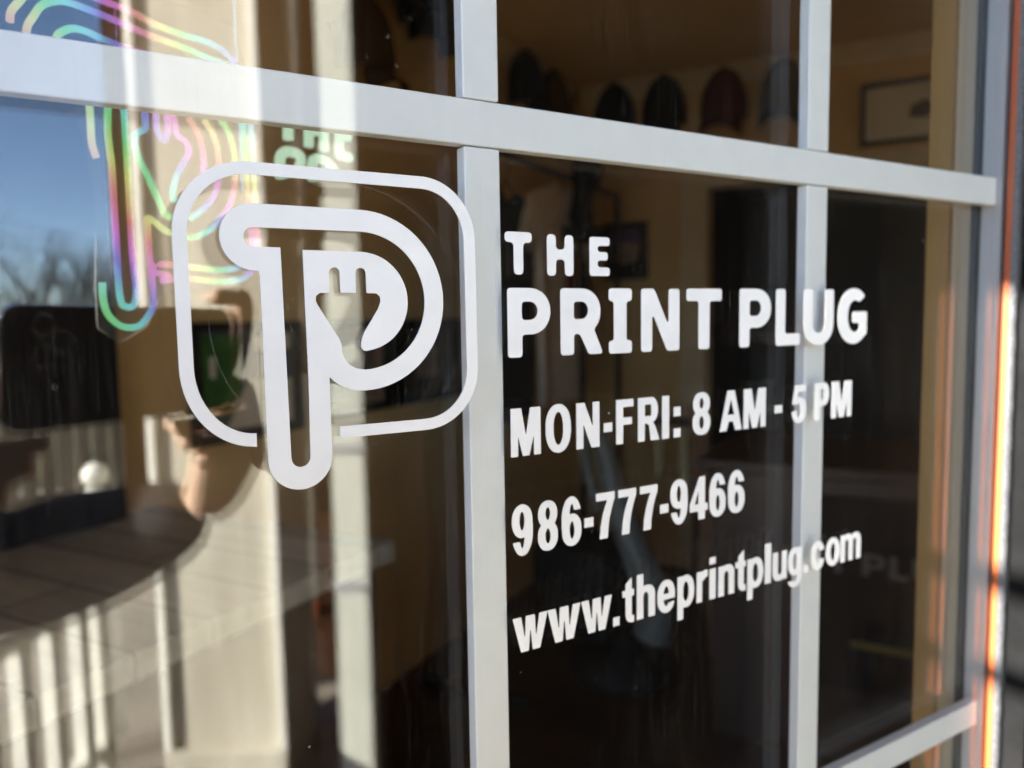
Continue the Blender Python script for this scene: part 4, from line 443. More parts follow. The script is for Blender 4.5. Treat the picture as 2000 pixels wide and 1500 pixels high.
# dried drops and runs on the outer face
rs = random.Random(12); bm = NB()
def flat(bm, P, y, w_):
    q = []
    for i, (x, z) in enumerate(P):
        a = P[max(0, i - 1)]; b = P[min(len(P) - 1, i + 1)]; dx, dz = b[0] - a[0], b[1] - a[1]; L = math.hypot(dx, dz) or 1
        q.append((bm.verts.new((x - dz / L * w_, y, z + dx / L * w_)), bm.verts.new((x + dz / L * w_, y, z - dx / L * w_))))
    for A, B in zip(q, q[1:]): bm.faces.new((A[0], A[1], B[1], B[0]))
spots = [(rs.uniform(-.01, .14), rs.uniform(-.19, .06)) for _ in range(16)] + [(rs.uniform(.16, .52), rs.uniform(-.25, .13)) for _ in range(14)] + [(rs.uniform(.44, .52), rs.uniform(-.05, .06)) for _ in range(18)] + [(rs.uniform(.06, .12), rs.uniform(.088, .108)) for _ in range(14)]
for x, z in spots:
    r = rs.uniform(.0002, .0008); a0 = rs.uniform(0, 360); n_ = 9; span = rs.uniform(150, 330)
    flat(bm, [(x + r * math.cos(R(a0 + span * k / n_)) * rs.uniform(.85, 1.1), z + r * 1.15 * math.sin(R(a0 + span * k / n_))) for k in range(n_ + 1)], -.00002 - .00001 * rs.random(), rs.uniform(.00008, .00016))
obj('water_spots', bm, M['waterspot'], win, True)
# --- rounded title
for key, lab in (('THE', 'short line of white rounded lettering reading THE, the topmost line on the middle pane'),
                 ('BIG', 'biggest line of white rounded lettering, two bold words below the small word THE')):
    L = TITLE['THE'] if key == 'THE' else TITLE['PRINT'] + TITLE['PLUG']
    t = thing('lettering', lab, 'lettering', (0.16, 0, 0.017 if key == 'THE' else -0.0165))
    for g in L: put(g, 'letter', t, 0.00013)
# --- bold sans lines
def line(text, xs, z0, z1, cap, lab):
    """xs: measured left/right of each glyph in mm, baseline falls from z0 to z1"""
    t = thing('lettering', lab, 'lettering', (0.16, 0, (z0 - 1) / 1000))
    xa, xb = xs[0][0], xs[-1][1]
    for ch, (a, b) in zip(text, xs):
        w_, loops = GLYPH[ch]; zb = z0 + (z1 - z0) * (a - xa) / (xb - xa); a += .15; b -= .35
        put([[(a + (b - a) * x / w_, zb + y * cap) for x, y in L] for L in loops], 'letter', t, 0.00013)
line('MON-FRI:8AM-5PM', [(158.4, 173.5), (175.4, 188.8), (191.1, 204.1), (205.8, 211.1), (212.7, 223.1), (225.2, 238.5), (239.6, 244.4), (246.7, 251.6), (258.7, 270.8), (276.6, 292.4), (293.0, 309.6), (315.6, 321.9), (328.9, 340.6), (347.2, 359.3), (361.0, 378.6)], -56.7, -57.3, 20.0, 'white bold lettering with the opening hours from 8 AM to 5 PM')
line('986-777-9466', [(158.3, 168.9), (170.9, 181.5), (183.0, 193.9), (194.9, 200.4), (201.3, 212.2), (213.7, 224.6), (226.3, 237.3), (238.3, 244.1), (244.8, 256.3), (257.1, 269.4), (269.9, 281.6), (282.6, 294.9)], -98.0, -98.4, 21.0, 'white bold lettering with the phone number 986-777-9466')
line('www.theprintplug.com', [(157.9, 175.7), (175.2, 193.0), (192.9, 210.4), (210.5, 214.7), (215.9, 223.2), (224.3, 235.8), (236.8, 248.3), (249.4, 260.7), (261.8, 269.6), (270.3, 275.0), (276.4, 288.1), (288.3, 296.3), (297.0, 309.2), (309.9, 315.0), (315.9, 327.4), (327.8, 339.1), (340.3, 344.6), (346.7, 357.9), (358.9, 371.2), (371.5, 389.8)], -139.6, -139.3, 21.2, 'lowest line of white lettering, a lower case web address starting with www')

# ============================================================ INSIDE THE SHOP
PC = Vector((2.3983, 3.0630, 0)); UA = Vector((-0.51504, 0.85717, 0)); UB = Vector((0.85717, 0.51504, 0))
def rm(a, b, z): return PC - UA * a - UB * b + Vector((0, 0, z))
RA = R(-59.0); RB = R(31.0)               # facing out of wall A (far right wall) / wall B (left wall)
FZ, CZ = -1.28, 1.15
def rmbox(name, a0, a1, b0, b1, z0, z1, m, parent=None, bev=0.0):
    """box given in room coordinates, built in a frame turned with wall A (x = a, y = -b)"""
    bm = NB(); box(bm, a0, a1, -b1, -b0, z0, z1, bev=bev)
    me = bpy.data.meshes.new(name); bmesh.ops.recalc_face_normals(bm, faces=bm.faces); bm.to_mesh(me); bm.free()
    o = obj(name, me, m)
    if parent: o.parent = parent
    else: o.location = PC; o.rotation_euler = (0, 0, RA)
    return o
ROOM = Matrix.LocRotScale(PC, Euler((0, 0, RA)), None)
def room_slab(name, z0, z1, m):
    bm = NB(); P = [(-.1, -.1), (4.5, -.1), (4.5, 2.70), (1.96, 2.70), (1.26, 3.80), (1.07, 4.15), (-.1, 4.15)]
    lo = [bm.verts.new((a, -b, z0)) for a, b in P]; hi = [bm.verts.new((a, -b, z1)) for a, b in P]; n = len(P)
    bm.faces.new(lo); bm.faces.new(hi[::-1])
    for i in range(n): bm.faces.new((lo[i], hi[i], hi[(i + 1) % n], lo[(i + 1) % n]))
    o = obj(name, bm, m); o.location = PC; o.rotation_euler = (0, 0, RA); o['kind'] = 'structure'; return o
room_slab('floor', FZ - .05, FZ, M['floorw'])
room_slab('ceiling', CZ, CZ + .05, M['ceiling'])
def room_thing(name, lab, cat, a, b, z, rz, group=None): return thing(name, lab, cat, rm(a, b, z), rz, group)
def wall_a(x0, x1, z0, z1, d=.1): return (x0, x1, 0.0, d, z0, z1)
wa = room_thing('inner_wall', 'tan inner wall at the back of the shop with a dark doorway', 'wall', 0, 0, FZ, RA)
bm = NB()
H = CZ - FZ
box(bm, -.1, .70, 0, .1, 0, H); box(bm, .70, 4.4, 0, .1, .61 - FZ, H); box(bm, 2.3, 4.4, 0, .1, 0, .61 - FZ)
obj('plaster', bm, M['plaster'], wa)
def crown(bm, x0, x1, top):
    pr = [(0, 0), (-.065, 0), (-.065, -.012), (-.045, -.025), (-.018, -.055), (-.012, -.075), (0, -.075)]
    a = [bm.verts.new((x0, y, top + z)) for y, z in pr]; b = [bm.verts.new((x1, y, top + z)) for y, z in pr]
    bm.faces.new(a); bm.faces.new(b[::-1])
    for i in range(len(pr)): bm.faces.new((a[i], b[i], b[(i + 1) % len(pr)], a[(i + 1) % len(pr)]))
bm = NB(); crown(bm, .066, 4.4, H - .001); obj('crown_moulding', bm, M['crown'], wa)
bm = NB(); box(bm, .575, .70, -.02, -.0005, 0, .69 - FZ); box(bm, .7002, 2.3, -.02, -.0005, .612 - FZ, .69 - FZ); obj('door_casing', bm, M['crown'], wa)
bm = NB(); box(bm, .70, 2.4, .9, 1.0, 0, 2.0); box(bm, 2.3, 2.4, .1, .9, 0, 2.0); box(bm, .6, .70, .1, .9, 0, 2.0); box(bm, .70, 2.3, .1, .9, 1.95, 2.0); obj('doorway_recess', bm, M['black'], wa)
wb = room_thing('inner_wall', 'tan inner wall on the left of the shop hung with framed prints', 'wall', 0, 2.66, FZ, RB)
bm = NB(); box(bm, 0, 2.655, 0, .1, 0, H); obj('plaster', bm, M['plaster'], wb)
bm = NB(); crown(bm, 0, 2.59, H - .001); obj('crown_moulding', bm, M['crown'], wb)
# unseen sides of the shop; openings are added at the right to let daylight in
wc = room_thing('inner_wall', 'tan inner wall at the far right end of the shop around an opening added for daylight', 'wall', 4.4, 0, FZ, RB)
bm = NB(); box(bm, -3.0, 0, 0, .1, 0, .3); box(bm, -3.0, 0, 0, .1, 2.3, H); obj('plaster', bm, M['plaster'], wc)
wd = room_thing('inner_wall', 'tan inner wall behind the black cabinet at the far left', 'wall', 0, 4.05, FZ, RB)
bm = NB(); box(bm, 0, 1.389, 0, .1, 0, H); obj('plaster', bm, M['plaster'], wd)
we = room_thing('bay_return', 'charcoal return wall left of the window, out of frame', 'wall', 0, 4.05, FZ, RA)
bm = NB(); box(bm, -.1, .68, -.1, -.001, 0, H); box(bm, 1.0, 1.12, -.1, -.001, 0, H); box(bm, .68, 1.0, -.1, -.001, 0, .15); box(bm, .68, 1.0, -.1, -.001, 1.68, H); obj('wall_panel', bm, M['plaster'], we)
wf = room_thing('front_wall', 'charcoal front wall right of the window, out of frame', 'wall', 2.15, 2.70, FZ, RA)
bm = NB(); box(bm, -.19, .80, -.1, 0, 0, H + .8); box(bm, .80, 2.35, -.1, 0, 0, .3); box(bm, .80, 2.35, -.1, 0, 2.2, H); obj('wall_panel', bm, M['siding'], wf)  # opening added to bring sun and bounce light into the shop

# grey plank counter in the bay
ct = room_thing('counter', 'grey plank counter top running along the left wall inside the window', 'counter', .36, 3.0, FZ, RA)
bm = NB(); box(bm, -.358, .34, -.62, .45, -.48 - FZ, -.44 - FZ, bev=.004); obj('counter_top', bm, M['seat'], ct)
bm = NB(); box(bm, -.34, .31, -.6, .42, 0, -.481 - FZ); obj('base', bm, M['wood_dk'], ct)
# black cabinet at the left end of the counter
cb = room_thing('cabinet', 'tall black cabinet standing on the counter at the far left edge', 'cabinet', .18, 3.1, -.44, RA)
bm = NB(); box(bm, -.178, -.135, -.5, .43, .001, 1.2, bev=.004); obj('carcass', bm, M['black'], cb)
bm = NB(); box(bm, -.1345, -.12, -.49, -.045, .01, 1.19, bev=.003); obj('door', bm, M['black'], cb)
bm = NB(); box(bm, -.1345, -.12, -.035, .42, .01, 1.19, bev=.003); obj('door', bm, M['black'], cb)

# framed prints
def frame_thing(lab, w_, h_, fw, fill, group=None):
    t = thing('picture_frame', lab, 'framed picture', (0, 0, 0), 0, group)
    bm = NB()
    box(bm, -w_ / 2, w_ / 2, -.025, 0, 0, fw, bev=.002); box(bm, -w_ / 2, w_ / 2, -.025, 0, h_ - fw, h_, bev=.002)
    box(bm, -w_ / 2, -w_ / 2 + fw, -.0245, 0, fw, h_ - fw); box(bm, w_ / 2 - fw, w_ / 2, -.0245, 0, fw, h_ - fw)
    obj('frame', bm, M['frame'], t)
    bm = NB(); names = []
    for pts, mk, d in fill:
        if mk not in names: names.append(mk)
        prism(bm, [((x - .5) * (w_ - 2 * fw), fw + z * (h_ - 2 * fw)) for x, z in pts], -.006 - d * .0012, -.002, names.index(mk))
    obj('print', bm, [M[k] for k in names], t)
    return t
SQ = [(0, 0), (1, 0), (1, 1), (0, 1)]
def hang(t, a, b, z, rz): t.location = rm(a, b, z); t.rotation_euler = (0, 0, rz)
f1 = frame_thing('black framed print with green lawn and a pale sheet, behind the logo', .385, .315, .022,
                 [(SQ, 'slate', 0), ([(.06, .25), (.30, .12), (.42, .40), (.46, .95), (.05, .95)], 'green', 1), ([(.26, .03), (.97, .03), (.97, .48), (.50, .52)], 'paper', 2), ([(.58, .80), (.97, .80), (.97, .96), (.56, .94)], 'paper', 2), ([(.12, .55), (.17, .55), (.17, .75), (.12, .75)], 'paper', 3)])
hang(f1, .002, 2.262, -.315, RB)
f2 = frame_thing('black framed tan print, second along the left wall', .375, .30, .028, [(SQ, 'rosetan', 0), ([(.15, .15), (.85, .15), (.85, .85), (.15, .85)], 'taupe', 1)]); hang(f2, .002, 1.83, -.30, RB)
f3 = frame_thing('black framed plain tan print, third along the left wall', .40, .30, .03, [(SQ, 'taupe', 0), ([(.3, .25), (.7, .25), (.7, .7), (.3, .7)], 'rosetan', 1)]); hang(f3, .002, 1.405, -.30, RB)
f4 = frame_thing('black framed dark print just left of the centre upright bar', .30, .31, .045, [(SQ, 'black', 0), ([(.3, .2), (.7, .2), (.7, .8), (.3, .8)], 'slate', 1)]); hang(f4, .002, 1.02, -.31, RB)
f5 = frame_thing('wide certificate in a thin black frame high on the back wall at upper right', .50, .262, .018, [(SQ, 'paper', 0), ([(.36, .38), (.5, .35), (.62, .42), (.6, .62), (.48, .68), (.38, .6)], 'taupe', 1)]); hang(f5, 1.617, .002, .717, RA)
f6 = frame_thing('small dark poster with a rose tan figure on the back wall beside the word THE', .225, .285, .014, [(SQ, 'black', 0), ([(.1, .62), (.9, .62), (.85, .95), (.15, .95)], 'purple', 1), ([(.15, .35), (.4, .25), (.75, .3), (.85, .6), (.5, .7), (.2, .6)], 'rosetan', 2)]); hang(f6, .292, .002, .182, RA)

# caps pegged in a row under the ceiling
def cap_thing(lab, crown_m, brim_m, tan=False):
    t = thing('cap', lab, 'cap', (0, 0, 0), 0, 'caps pegged under the ceiling')
    bm = NB(); ell(bm, (0, 0, .1), (.088, .075, .125), 28, 16)
    bmesh.ops.bisect_plane(bm, geom=bm.verts[:] + bm.edges[:] + bm.faces[:], plane_co=(0, 0, .07), plane_no=(0, 0, 1), clear_inner=True)
    bmesh.ops.bisect_plane(bm, geom=bm.verts[:] + bm.edges[:] + bm.faces[:], plane_co=(0, .035, 0), plane_no=(0, -1, 0), clear_inner=True)
    cr = obj('crown', bm, crown_m, t, smooth=True)
    bm = NB(); ell(bm, (0, -.055, .222), (.009, .009, .005), 10, 6); b2 = NB()
    bm.free(); ell(b2, (0, -.004, .226), (.009, .009, .005), 12, 6); obj('button', b2, brim_m, cr, smooth=True)
    bm = NB(); n = 16; top = []; bot = []
    for i in range(n + 1):
        u = -1 + 2 * i / n
        x = u * .078; y0 = -.055 - .012 * (1 - u * u); y1 = y0 - .06 * math.sqrt(max(0, 1 - u * u * .98)); z0 = .075 - .012 * u * u; z1 = z0 - .03 - .02 * u * u
        top.append((bm.verts.new((x, y0, z0)), bm.verts.new((x * 1.02, y1, z1)))); bot.append((bm.verts.new((x, y0, z0 - .003)), bm.verts.new((x * 1.02, y1, z1 - .003))))
    for i in range(n):
        for L in (top, bot): bm.faces.new((L[i][0], L[i][1], L[i + 1][1], L[i + 1][0]))
        bm.faces.new((top[i][1], bot[i][1], bot[i + 1][1], top[i + 1][1])); bm.faces.new((top[i][0], bot[i][0], bot[i + 1][0], top[i + 1][0]))
    obj('brim', bm, brim_m, t, smooth=True)
    return t
for lab, cm, bmn, a, b, z, rz in (
        ('small black cap nearest the wall corner above the crossbar', 'capblk', 'capblk', .255, .08, .86, RA),
        ('black cap second from the corner in the row on the back wall', 'capblk', 'capblk', .505, .08, .86, RA),
        ('burgundy cap in the row on the back wall', 'burg', 'burg', .79, .08, .85, RA),
        ('taupe cap with a black brim, partly behind the second upright bar', 'taupe', 'capblk', 1.05, .08, .85, RA),
        ('large black cap hanging high left of the centre upright bar', 'capblk', 'capblk', .08, 1.40, .86, RB),
        ('taupe cap at the top, seen faintly between the post reflection and the black cap', 'brown', 'brown', .08, 1.80, .72, RB),
        ('black cap at the very top edge, left of the centre upright bar', 'capblk', 'capblk', .08, 1.62, .98, RB),
        ('black cap just right of the centre upright bar, below the sloping moulding', 'capblk', 'capblk', .08, .70, .87, RB),
        ('dark brown cap in the left wall row near the corner', 'brown', 'capblk', .08, .42, .86, RB)):
    t = cap_thing(lab, M[cm], M[bmn]); t.location = rm(a, b, z); t.rotation_euler = (0, 0, rz)
    t.scale = (1.35, 1.35, 1.35) if 'large' in lab else (1.22, 1.1, 1.55)
    if 'large' not in lab: t.location.z -= .07

# clothes on hangers near the left wall
def shirt(lab, m, a, b, ztop, w_, h_, rz, prints=()):
    t = thing('shirt', lab, 'shirt', rm(a, b, ztop - h_), rz, 'shirts on hangers along the left wall')
    W = w_ / 2
    out_ = [(-.07, h_), (-.12, h_ - .02), (-W, h_ - .06), (-W - .09, h_ - .24), (-W - .02, h_ - .28), (-W + .03, h_ - .17), (-W + .04, 0), (0, -.01), (W - .04, 0), (W - .03, h_ - .17), (W + .02, h_ - .28), (W + .09, h_ - .24), (W, h_ - .06), (.12, h_ - .02), (.07, h_), (.04, h_ - .035), (-.04, h_ - .035)]
    me = filled([out_], .03); bm = NB(); bm.from_mesh(me)
    bmesh.ops.triangulate(bm, faces=bm.faces[:]); bmesh.ops.subdivide_edges(bm, edges=[e for e in bm.edges if e.calc_length() > .1], cuts=3, use_grid_fill=True)
    for v in bm.verts: v.co.y += .012 * math.sin(v.co.x * 38) * min(1, (h_ - v.co.z) * 2)
    body = obj('body', bm, m, t)
    for pts, mk in prints:
        pm = filled([pts], .004); pm.transform(Matrix.Translation((0, -.036, 0))); obj('chest_print', pm, M[mk], body)
    bm = NB(); tube(bm, smoothline([(-.16, 0, h_ - .035), (-.02, 0, h_ + .03), (0, 0, h_ + .05), (.02, 0, h_ + .09), (0, 0, h_ + .12), (-.02, 0, h_ + .10)], 4), .0035, 6); tube(bm, [(-.02, 0, h_ + .03), (.16, 0, h_ - .035)], .0035, 6)
    obj('hanger', bm, M['steel'], t, smooth=True)
    return t
shirt('beige T-shirt with a maroon print hanging behind the word THE', M['shirt'], .34, .93, .52, .50, .86, RB, [([(-.02, .42), (.07, .42), (.07, .60), (-.02, .60)], 'red')])
shirt('charcoal T-shirt hanging left of the beige one beside the centre upright bar', M['shirt_dk'], .30, 1.30, .45, .40, .82, RB)
shirt('brown shirt hanging between the beige T-shirt and the corner', M['taupe'], .16, .42, .34, .34, .66, RB)
rk = room_thing('clothes_rail', 'black clothes rail along the left wall holding the shirts', 'clothes rail', .31, .9, FZ, RB)
bm = NB(); tube(bm, [(-.72, 0, 1.855), (.72, 0, 1.855)], .012, 10); obj('rail', bm, M['black'], rk)
for s in (-1, 1):
    bm = NB(); tube(bm, [(s * .71, 0, 0.02), (s * .71, 0, 1.842)], .012, 10); obj('upright', bm, M['black'], rk)
    bm = NB(); box(bm, s * .71 - .015, s * .71 + .015, -.22, .22, 0, .03, bev=.003); obj('foot', bm, M['black'], rk)
# black mannequin bust above the T-shirt
mq = room_thing('mannequin_bust', 'black mannequin head and neck above the beige T-shirt', 'mannequin', .40, .86, .36, RB)
me = skin([[(0, 0, 0, .085, .06), (0, 0, .05, .05), (0, -.01, .12, .042), (0, -.03, .19, .065), (0, -.03, .27, .07), (0, -.025, .33, .045)]], 2); obj('bust', me, M['capblk'], mq)
bm = NB(); box(bm, -.09, .09, -.07, .07, -.06, -.001, bev=.01); tube(bm, [(0, 0, -.06), (0, 0, FZ - .36 + .02)], .012, 10); lathe(bm, [(.14, FZ - .36), (.14, FZ - .36 + .015), (.02, FZ - .36 + .025)], 24); obj('stand', bm, M['black'], mq)

# heat press like machine with a pale curved arm, brass rods and oak panel
ps = room_thing('press_machine', 'pale curved arm of a press machine with a dark body, seen behind the phone number', 'machine', .70, 1.2, FZ, RA)
bm = NB(); tube(bm, smoothline([(-.09, 0, .86), (-.06, 0, .74), (-.02, 0, .60), (.05, 0, .42), (.12, 0, .25), (.10, 0, .14)], 5), .032, 14, r2=.07); obj('arm', bm, M['pale'], ps, smooth=True)
bm = NB(); tube(bm, smoothline([(-.16, 0, .88), (-.14, 0, .72), (-.10, 0, .58)], 4), .02, 12); obj('arm', bm, M['pale'], ps, smooth=True)
bm = NB(); box(bm, -.32, -.02, -.12, .2, 0.12, .46, bev=.03); obj('housing', bm, M['black'], ps)
bm = NB(); lathe(bm, [(.20, 0), (.20, .03), (.05, .05), (.04, .14)], 28); obj('base', bm, M['black'], ps, smooth=True)
rd = room_thing('brass_rods', 'two short cream brass rods hanging side by side under the opening hours', 'rods', .78, .9, -.62, RA)
bm = NB(); tube(bm, smoothline([(-.045, 0, 0.02), (-.045, 0, .05), (-.045, 0, .20)], 3), .016, 12, r2=.016); ell(bm, (-.045, 0, .02), (.014, .014, .035), 12, 8); obj('rod', bm, M['brass'], rd, smooth=True)
bm = NB(); tube(bm, smoothline([(.055, 0, -.02), (.055, 0, .03), (.055, 0, .20)], 3), .022, 12, r2=.022); ell(bm, (.055, 0, -.02), (.021, .021, .03), 12, 8); obj('rod', bm, M['brass'], rd, smooth=True)
bm = NB(); box(bm, -.12, .13, -.03, .03, .20, .23, bev=.004); tube(bm, [(.10, 0, FZ + .62), (.10, 0, .2)], .012, 8); obj('bracket', bm, M['wood_dk'], rd)
pn = room_thing('oak_panel', 'leaning orange oak panel low behind the web address', 'panel', .98, .95, FZ, RA)
bm = NB(); box(bm, -.03, .03, -.012, .012, 0, .95, bev=.003); o_p = obj('board', bm, M['wood_or'], pn); o_p.rotation_euler = (0, R(-5), 0)

# dark counter with banner
dk = room_thing('display_counter', 'dark walnut sales counter at the lower right behind the glass', 'counter', 1.70, 1.5, FZ, RA)
bm = NB(); box(bm, -.62, 1.2, .02, .55, 0, .82, bev=.004); obj('carcass', bm, M['wood_dk'], dk)
bm = NB(); box(bm, -.66, 1.25, -.02, .6, .821, .855, bev=.006); obj('counter_top', bm, M['wood_dk'], dk)
bn = room_thing('banner', 'dark brown banner with faint grey capitals and a mustard stripe on the sales counter', 'banner', 1.60, 1.488, FZ + .22, RA)
bm = NB(); box(bm, -.26, .55, -.003, .003, 0, .55); obj('cloth', bm, M['banner'], bn)
sc_ = .0026
for g, (x0) in zip(TITLE['PRINT'] + TITLE['PLUG'], [None] * 9):
    me = filled([[((x - 330.4) * sc_, (z + 16) * sc_ * .84 + .335) for x, z in L if True] for L in g], .002)
    if min(v.co.x for v in me.vertices) < -.26 or max(v.co.x for v in me.vertices) > .54: continue
    me.transform(Matrix.Translation((0, -.0045, 0))); obj('letter', me, M['ltgrey'], bn)
bm = NB(); prism(bm, [(-.13, .125), (.3, .118), (.3, .138), (-.13, .145)], -.0055, -.0035); obj('stripe', bm, M['yellow'], bn)

# ---------------------------------------------------------- rainbow tube sign hung close behind the glass (plane parallel to wall B)
NA = 1.25
CELL = {"tubes":[[[-0.036,0.137],[-0.035,0.142],[-0.03,0.149],[-0.025,0.157]],[[-0.029,0.134],[-0.028,0.138],[-0.025,0.143],[-0.021,0.149],[-0.015,0.153],[-0.008,0.155],[0.005,0.155],[0.024,0.154],[0.039,0.153],[0.059,0.153],[0.076,0.152],[0.092,0.152]],[[-0.003,0.163],[0.008,0.162],[0.025,0.162],[0.04,0.16],[0.059,0.16],[0.073,0.161],[0.084,0.16],[0.092,0.157],[0.098,0.15],[0.101,0.142],[0.104,0.131],[0.105,0.122],[0.106,0.094],[0.106,0.066],[0.107,0.047]],[[-0.015,0.136],[-0.013,0.139],[-0.007,0.143],[0.0,0.144],[0.009,0.143],[0.026,0.142],[0.035,0.143]],[[0.092,0.152],[0.096,0.144],[0.098,0.133],[0.099,0.121],[0.1,0.093],[0.101,0.066],[0.102,0.044],[0.096,0.033]],[[0.0,0.11],[0.0,0.1],[0.0,0.09],[0.002,0.083]],[[0.01,0.111],[0.009,0.097],[0.01,0.081],[0.01,0.066],[0.01,0.051],[0.01,0.035],[0.01,0.019],[0.011,0.011],[0.013,0.009],[0.017,0.009],[0.019,0.012],[0.02,0.019],[0.019,0.036],[0.019,0.057],[0.019,0.078],[0.019,0.096],[0.019,0.113]],[[0.001,0.021],[0.001,0.012],[0.003,0.005],[0.008,-0.0],[0.014,-0.002],[0.021,-0.001],[0.027,0.005],[0.03,0.011],[0.03,0.025],[0.029,0.039],[0.029,0.052],[0.029,0.056],[0.033,0.055],[0.039,0.051],[0.047,0.049],[0.057,0.048],[0.067,0.052],[0.074,0.057],[0.086,0.07],[0.091,0.086],[0.091,0.101],[0.088,0.112],[0.082,0.119]],[[0.031,0.113],[0.031,0.104],[0.026,0.1],[0.024,0.096],[0.026,0.087],[0.031,0.078],[0.036,0.068],[0.04,0.06],[0.044,0.058]],[[0.038,0.113],[0.038,0.105],[0.04,0.101],[0.043,0.1],[0.045,0.105],[0.045,0.112],[0.045,0.113],[0.048,0.114],[0.05,0.11],[0.051,0.104],[0.057,0.101],[0.058,0.095],[0.054,0.089],[0.049,0.081],[0.046,0.072],[0.047,0.067]],[[0.059,0.115],[0.065,0.108],[0.068,0.098],[0.068,0.088],[0.066,0.082]],[[0.07,0.116],[0.076,0.109],[0.079,0.099],[0.079,0.086],[0.074,0.073],[0.067,0.066],[0.057,0.059]],[[0.035,0.032],[0.048,0.032],[0.065,0.031],[0.08,0.031],[0.092,0.034],[0.101,0.041]],[[0.036,0.023],[0.041,0.026],[0.031,0.028],[0.032,0.032]],[[0.036,0.023],[0.051,0.025],[0.072,0.024],[0.088,0.025],[0.098,0.029],[0.105,0.037]]],"white":[[[0.139,0.149],[0.138,0.135],[0.137,0.118]],[[0.158,0.15],[0.157,0.133],[0.156,0.117]],[[0.173,0.152],[0.172,0.136],[0.171,0.117]],[[0.157,0.128],[0.164,0.129],[0.171,0.129]],[[0.189,0.154],[0.188,0.136],[0.187,0.117]],[[0.187,0.117],[0.192,0.117],[0.199,0.117]],[[0.188,0.131],[0.193,0.131],[0.198,0.131]],[[0.129,0.092],[0.129,0.105],[0.135,0.11],[0.146,0.11],[0.148,0.105],[0.143,0.099],[0.131,0.096]],[[0.159,0.095],[0.16,0.109],[0.173,0.11],[0.181,0.105]]],"back":[[0.0,0.173],[-0.003,0.108],[0.002,0.083],[0.005,0.066],[0.001,0.019],[0.001,-0.002],[0.013,-0.01],[0.029,-0.002],[0.04,0.016],[0.091,0.017],[0.113,0.032],[0.114,0.048],[0.111,0.151],[0.101,0.175],[0.082,0.181]]}
sgn = thing('tube_sign', 'glowing rainbow tube sign repeating the logo, hung inside at the upper left', 'light sign', rm(NA, 3.52, 0), RB)
def S2(p): return (p[0], 0, p[1])
for k, L in enumerate(CELL['tubes']):
    bm = NB(); tube(bm, smoothline([S2(p) for p in L], 4), .00175, 8); obj('tube', bm, M['rainbow'], sgn, smooth=True)
for L in CELL['white']:
    bm = NB(); tube(bm, smoothline([S2(p) for p in L], 3), .0034, 8); obj('letter_tube', bm, M['coolglow'], sgn, smooth=True)
me = filled([CELL['back']], .0015); me.transform(Matrix.Translation((0, .006, 0))); obj('backing', me, M['acrylic'], sgn)
bm = NB(); tube(bm, [(.02, .004, .11), (.02, .004, .9)], .0006, 6); tube(bm, [(.10, .004, .08), (.10, .004, .9)], .0006, 6); obj('hanging_wire', bm, M['steel'], sgn)

# ============================================================ OUTSIDE (seen mirrored in the glass)
DZ = -1.30; GZ = -1.60
bm = NB(); box(bm, -3.2, 2.6, -2.35, -.021, DZ - .04, DZ)
dko = obj('porch_deck', bm, M['deck2']); dko['kind'] = 'structure'
bm = NB(); N = 24
vv = [[bm.verts.new((x, y, GZ)) for x in (-400, -60, -15, -5, 0, 5, 15, 60, 400)] for y in (-500, -80, -25, -12, -8.5)]
for i in range(4):
    for j in range(8): bm.faces.new((vv[i][j], vv[i][j + 1], vv[i + 1][j + 1], vv[i + 1][j]))
g1 = obj('lawn', bm, M['grass']); g1['kind'] = 'structure'
bm = NB(); vs = [bm.verts.new(p) for p in ((-400, -8.5, GZ), (400, -8.5, GZ), (400, 300, GZ), (-400, 300, GZ))]; bm.faces.new(vs)
g2 = obj('gravel_yard', bm, M['ground']); g2['kind'] = 'structure'
bm = NB(); box(bm, .62, 9, -6.5, -2.351, DZ - .06, DZ - .02)
ld = obj('lower_deck', bm, M['floorw']); ld['kind'] = 'structure'
# porch posts
def post(lab, x, y, hw, z1, m='post', trim=True):
    t = thing('porch_post', lab, 'post', (x, y, DZ), RA, 'porch posts'); H_ = z1 - DZ
    bm = NB(); box(bm, -hw, hw, -hw, hw, .12, H_, bev=.006)
    obj('shaft', bm, M[m], t)
    bm = NB(); box(bm, -hw - .02, hw + .02, -hw - .02, hw + .02, 0, .12, bev=.006); obj('plinth', bm, M[m], t)
    if trim:
        bm = NB()
        for sx in (-1, 1):
            for sy in (-1, 1):
                box(bm, sx * hw - .012 + (.008 * sx), sx * hw + .012 + (.008 * sx) , sy * hw - .012 + .008 * sy, sy * hw + .012 + .008 * sy, .121, H_ - .001, bev=.003)
        obj('corner_trim', bm, M['rail'], t)
    return t
post('thick cream painted box post standing behind the phone, seen mirrored left of the logo', .444, -2.02, .150, 1.9)
tp = post('thin cream painted post with a dark band near its foot, mirrored behind the logo stem', .945, -3.10, .045, 1.9, trim=False)
tp.location.z = GZ
bm = NB(); box(bm, -.0465, .0465, -.0465, .0465, .24, .36, bev=.002); obj('band', bm, M['cedar'], tp)
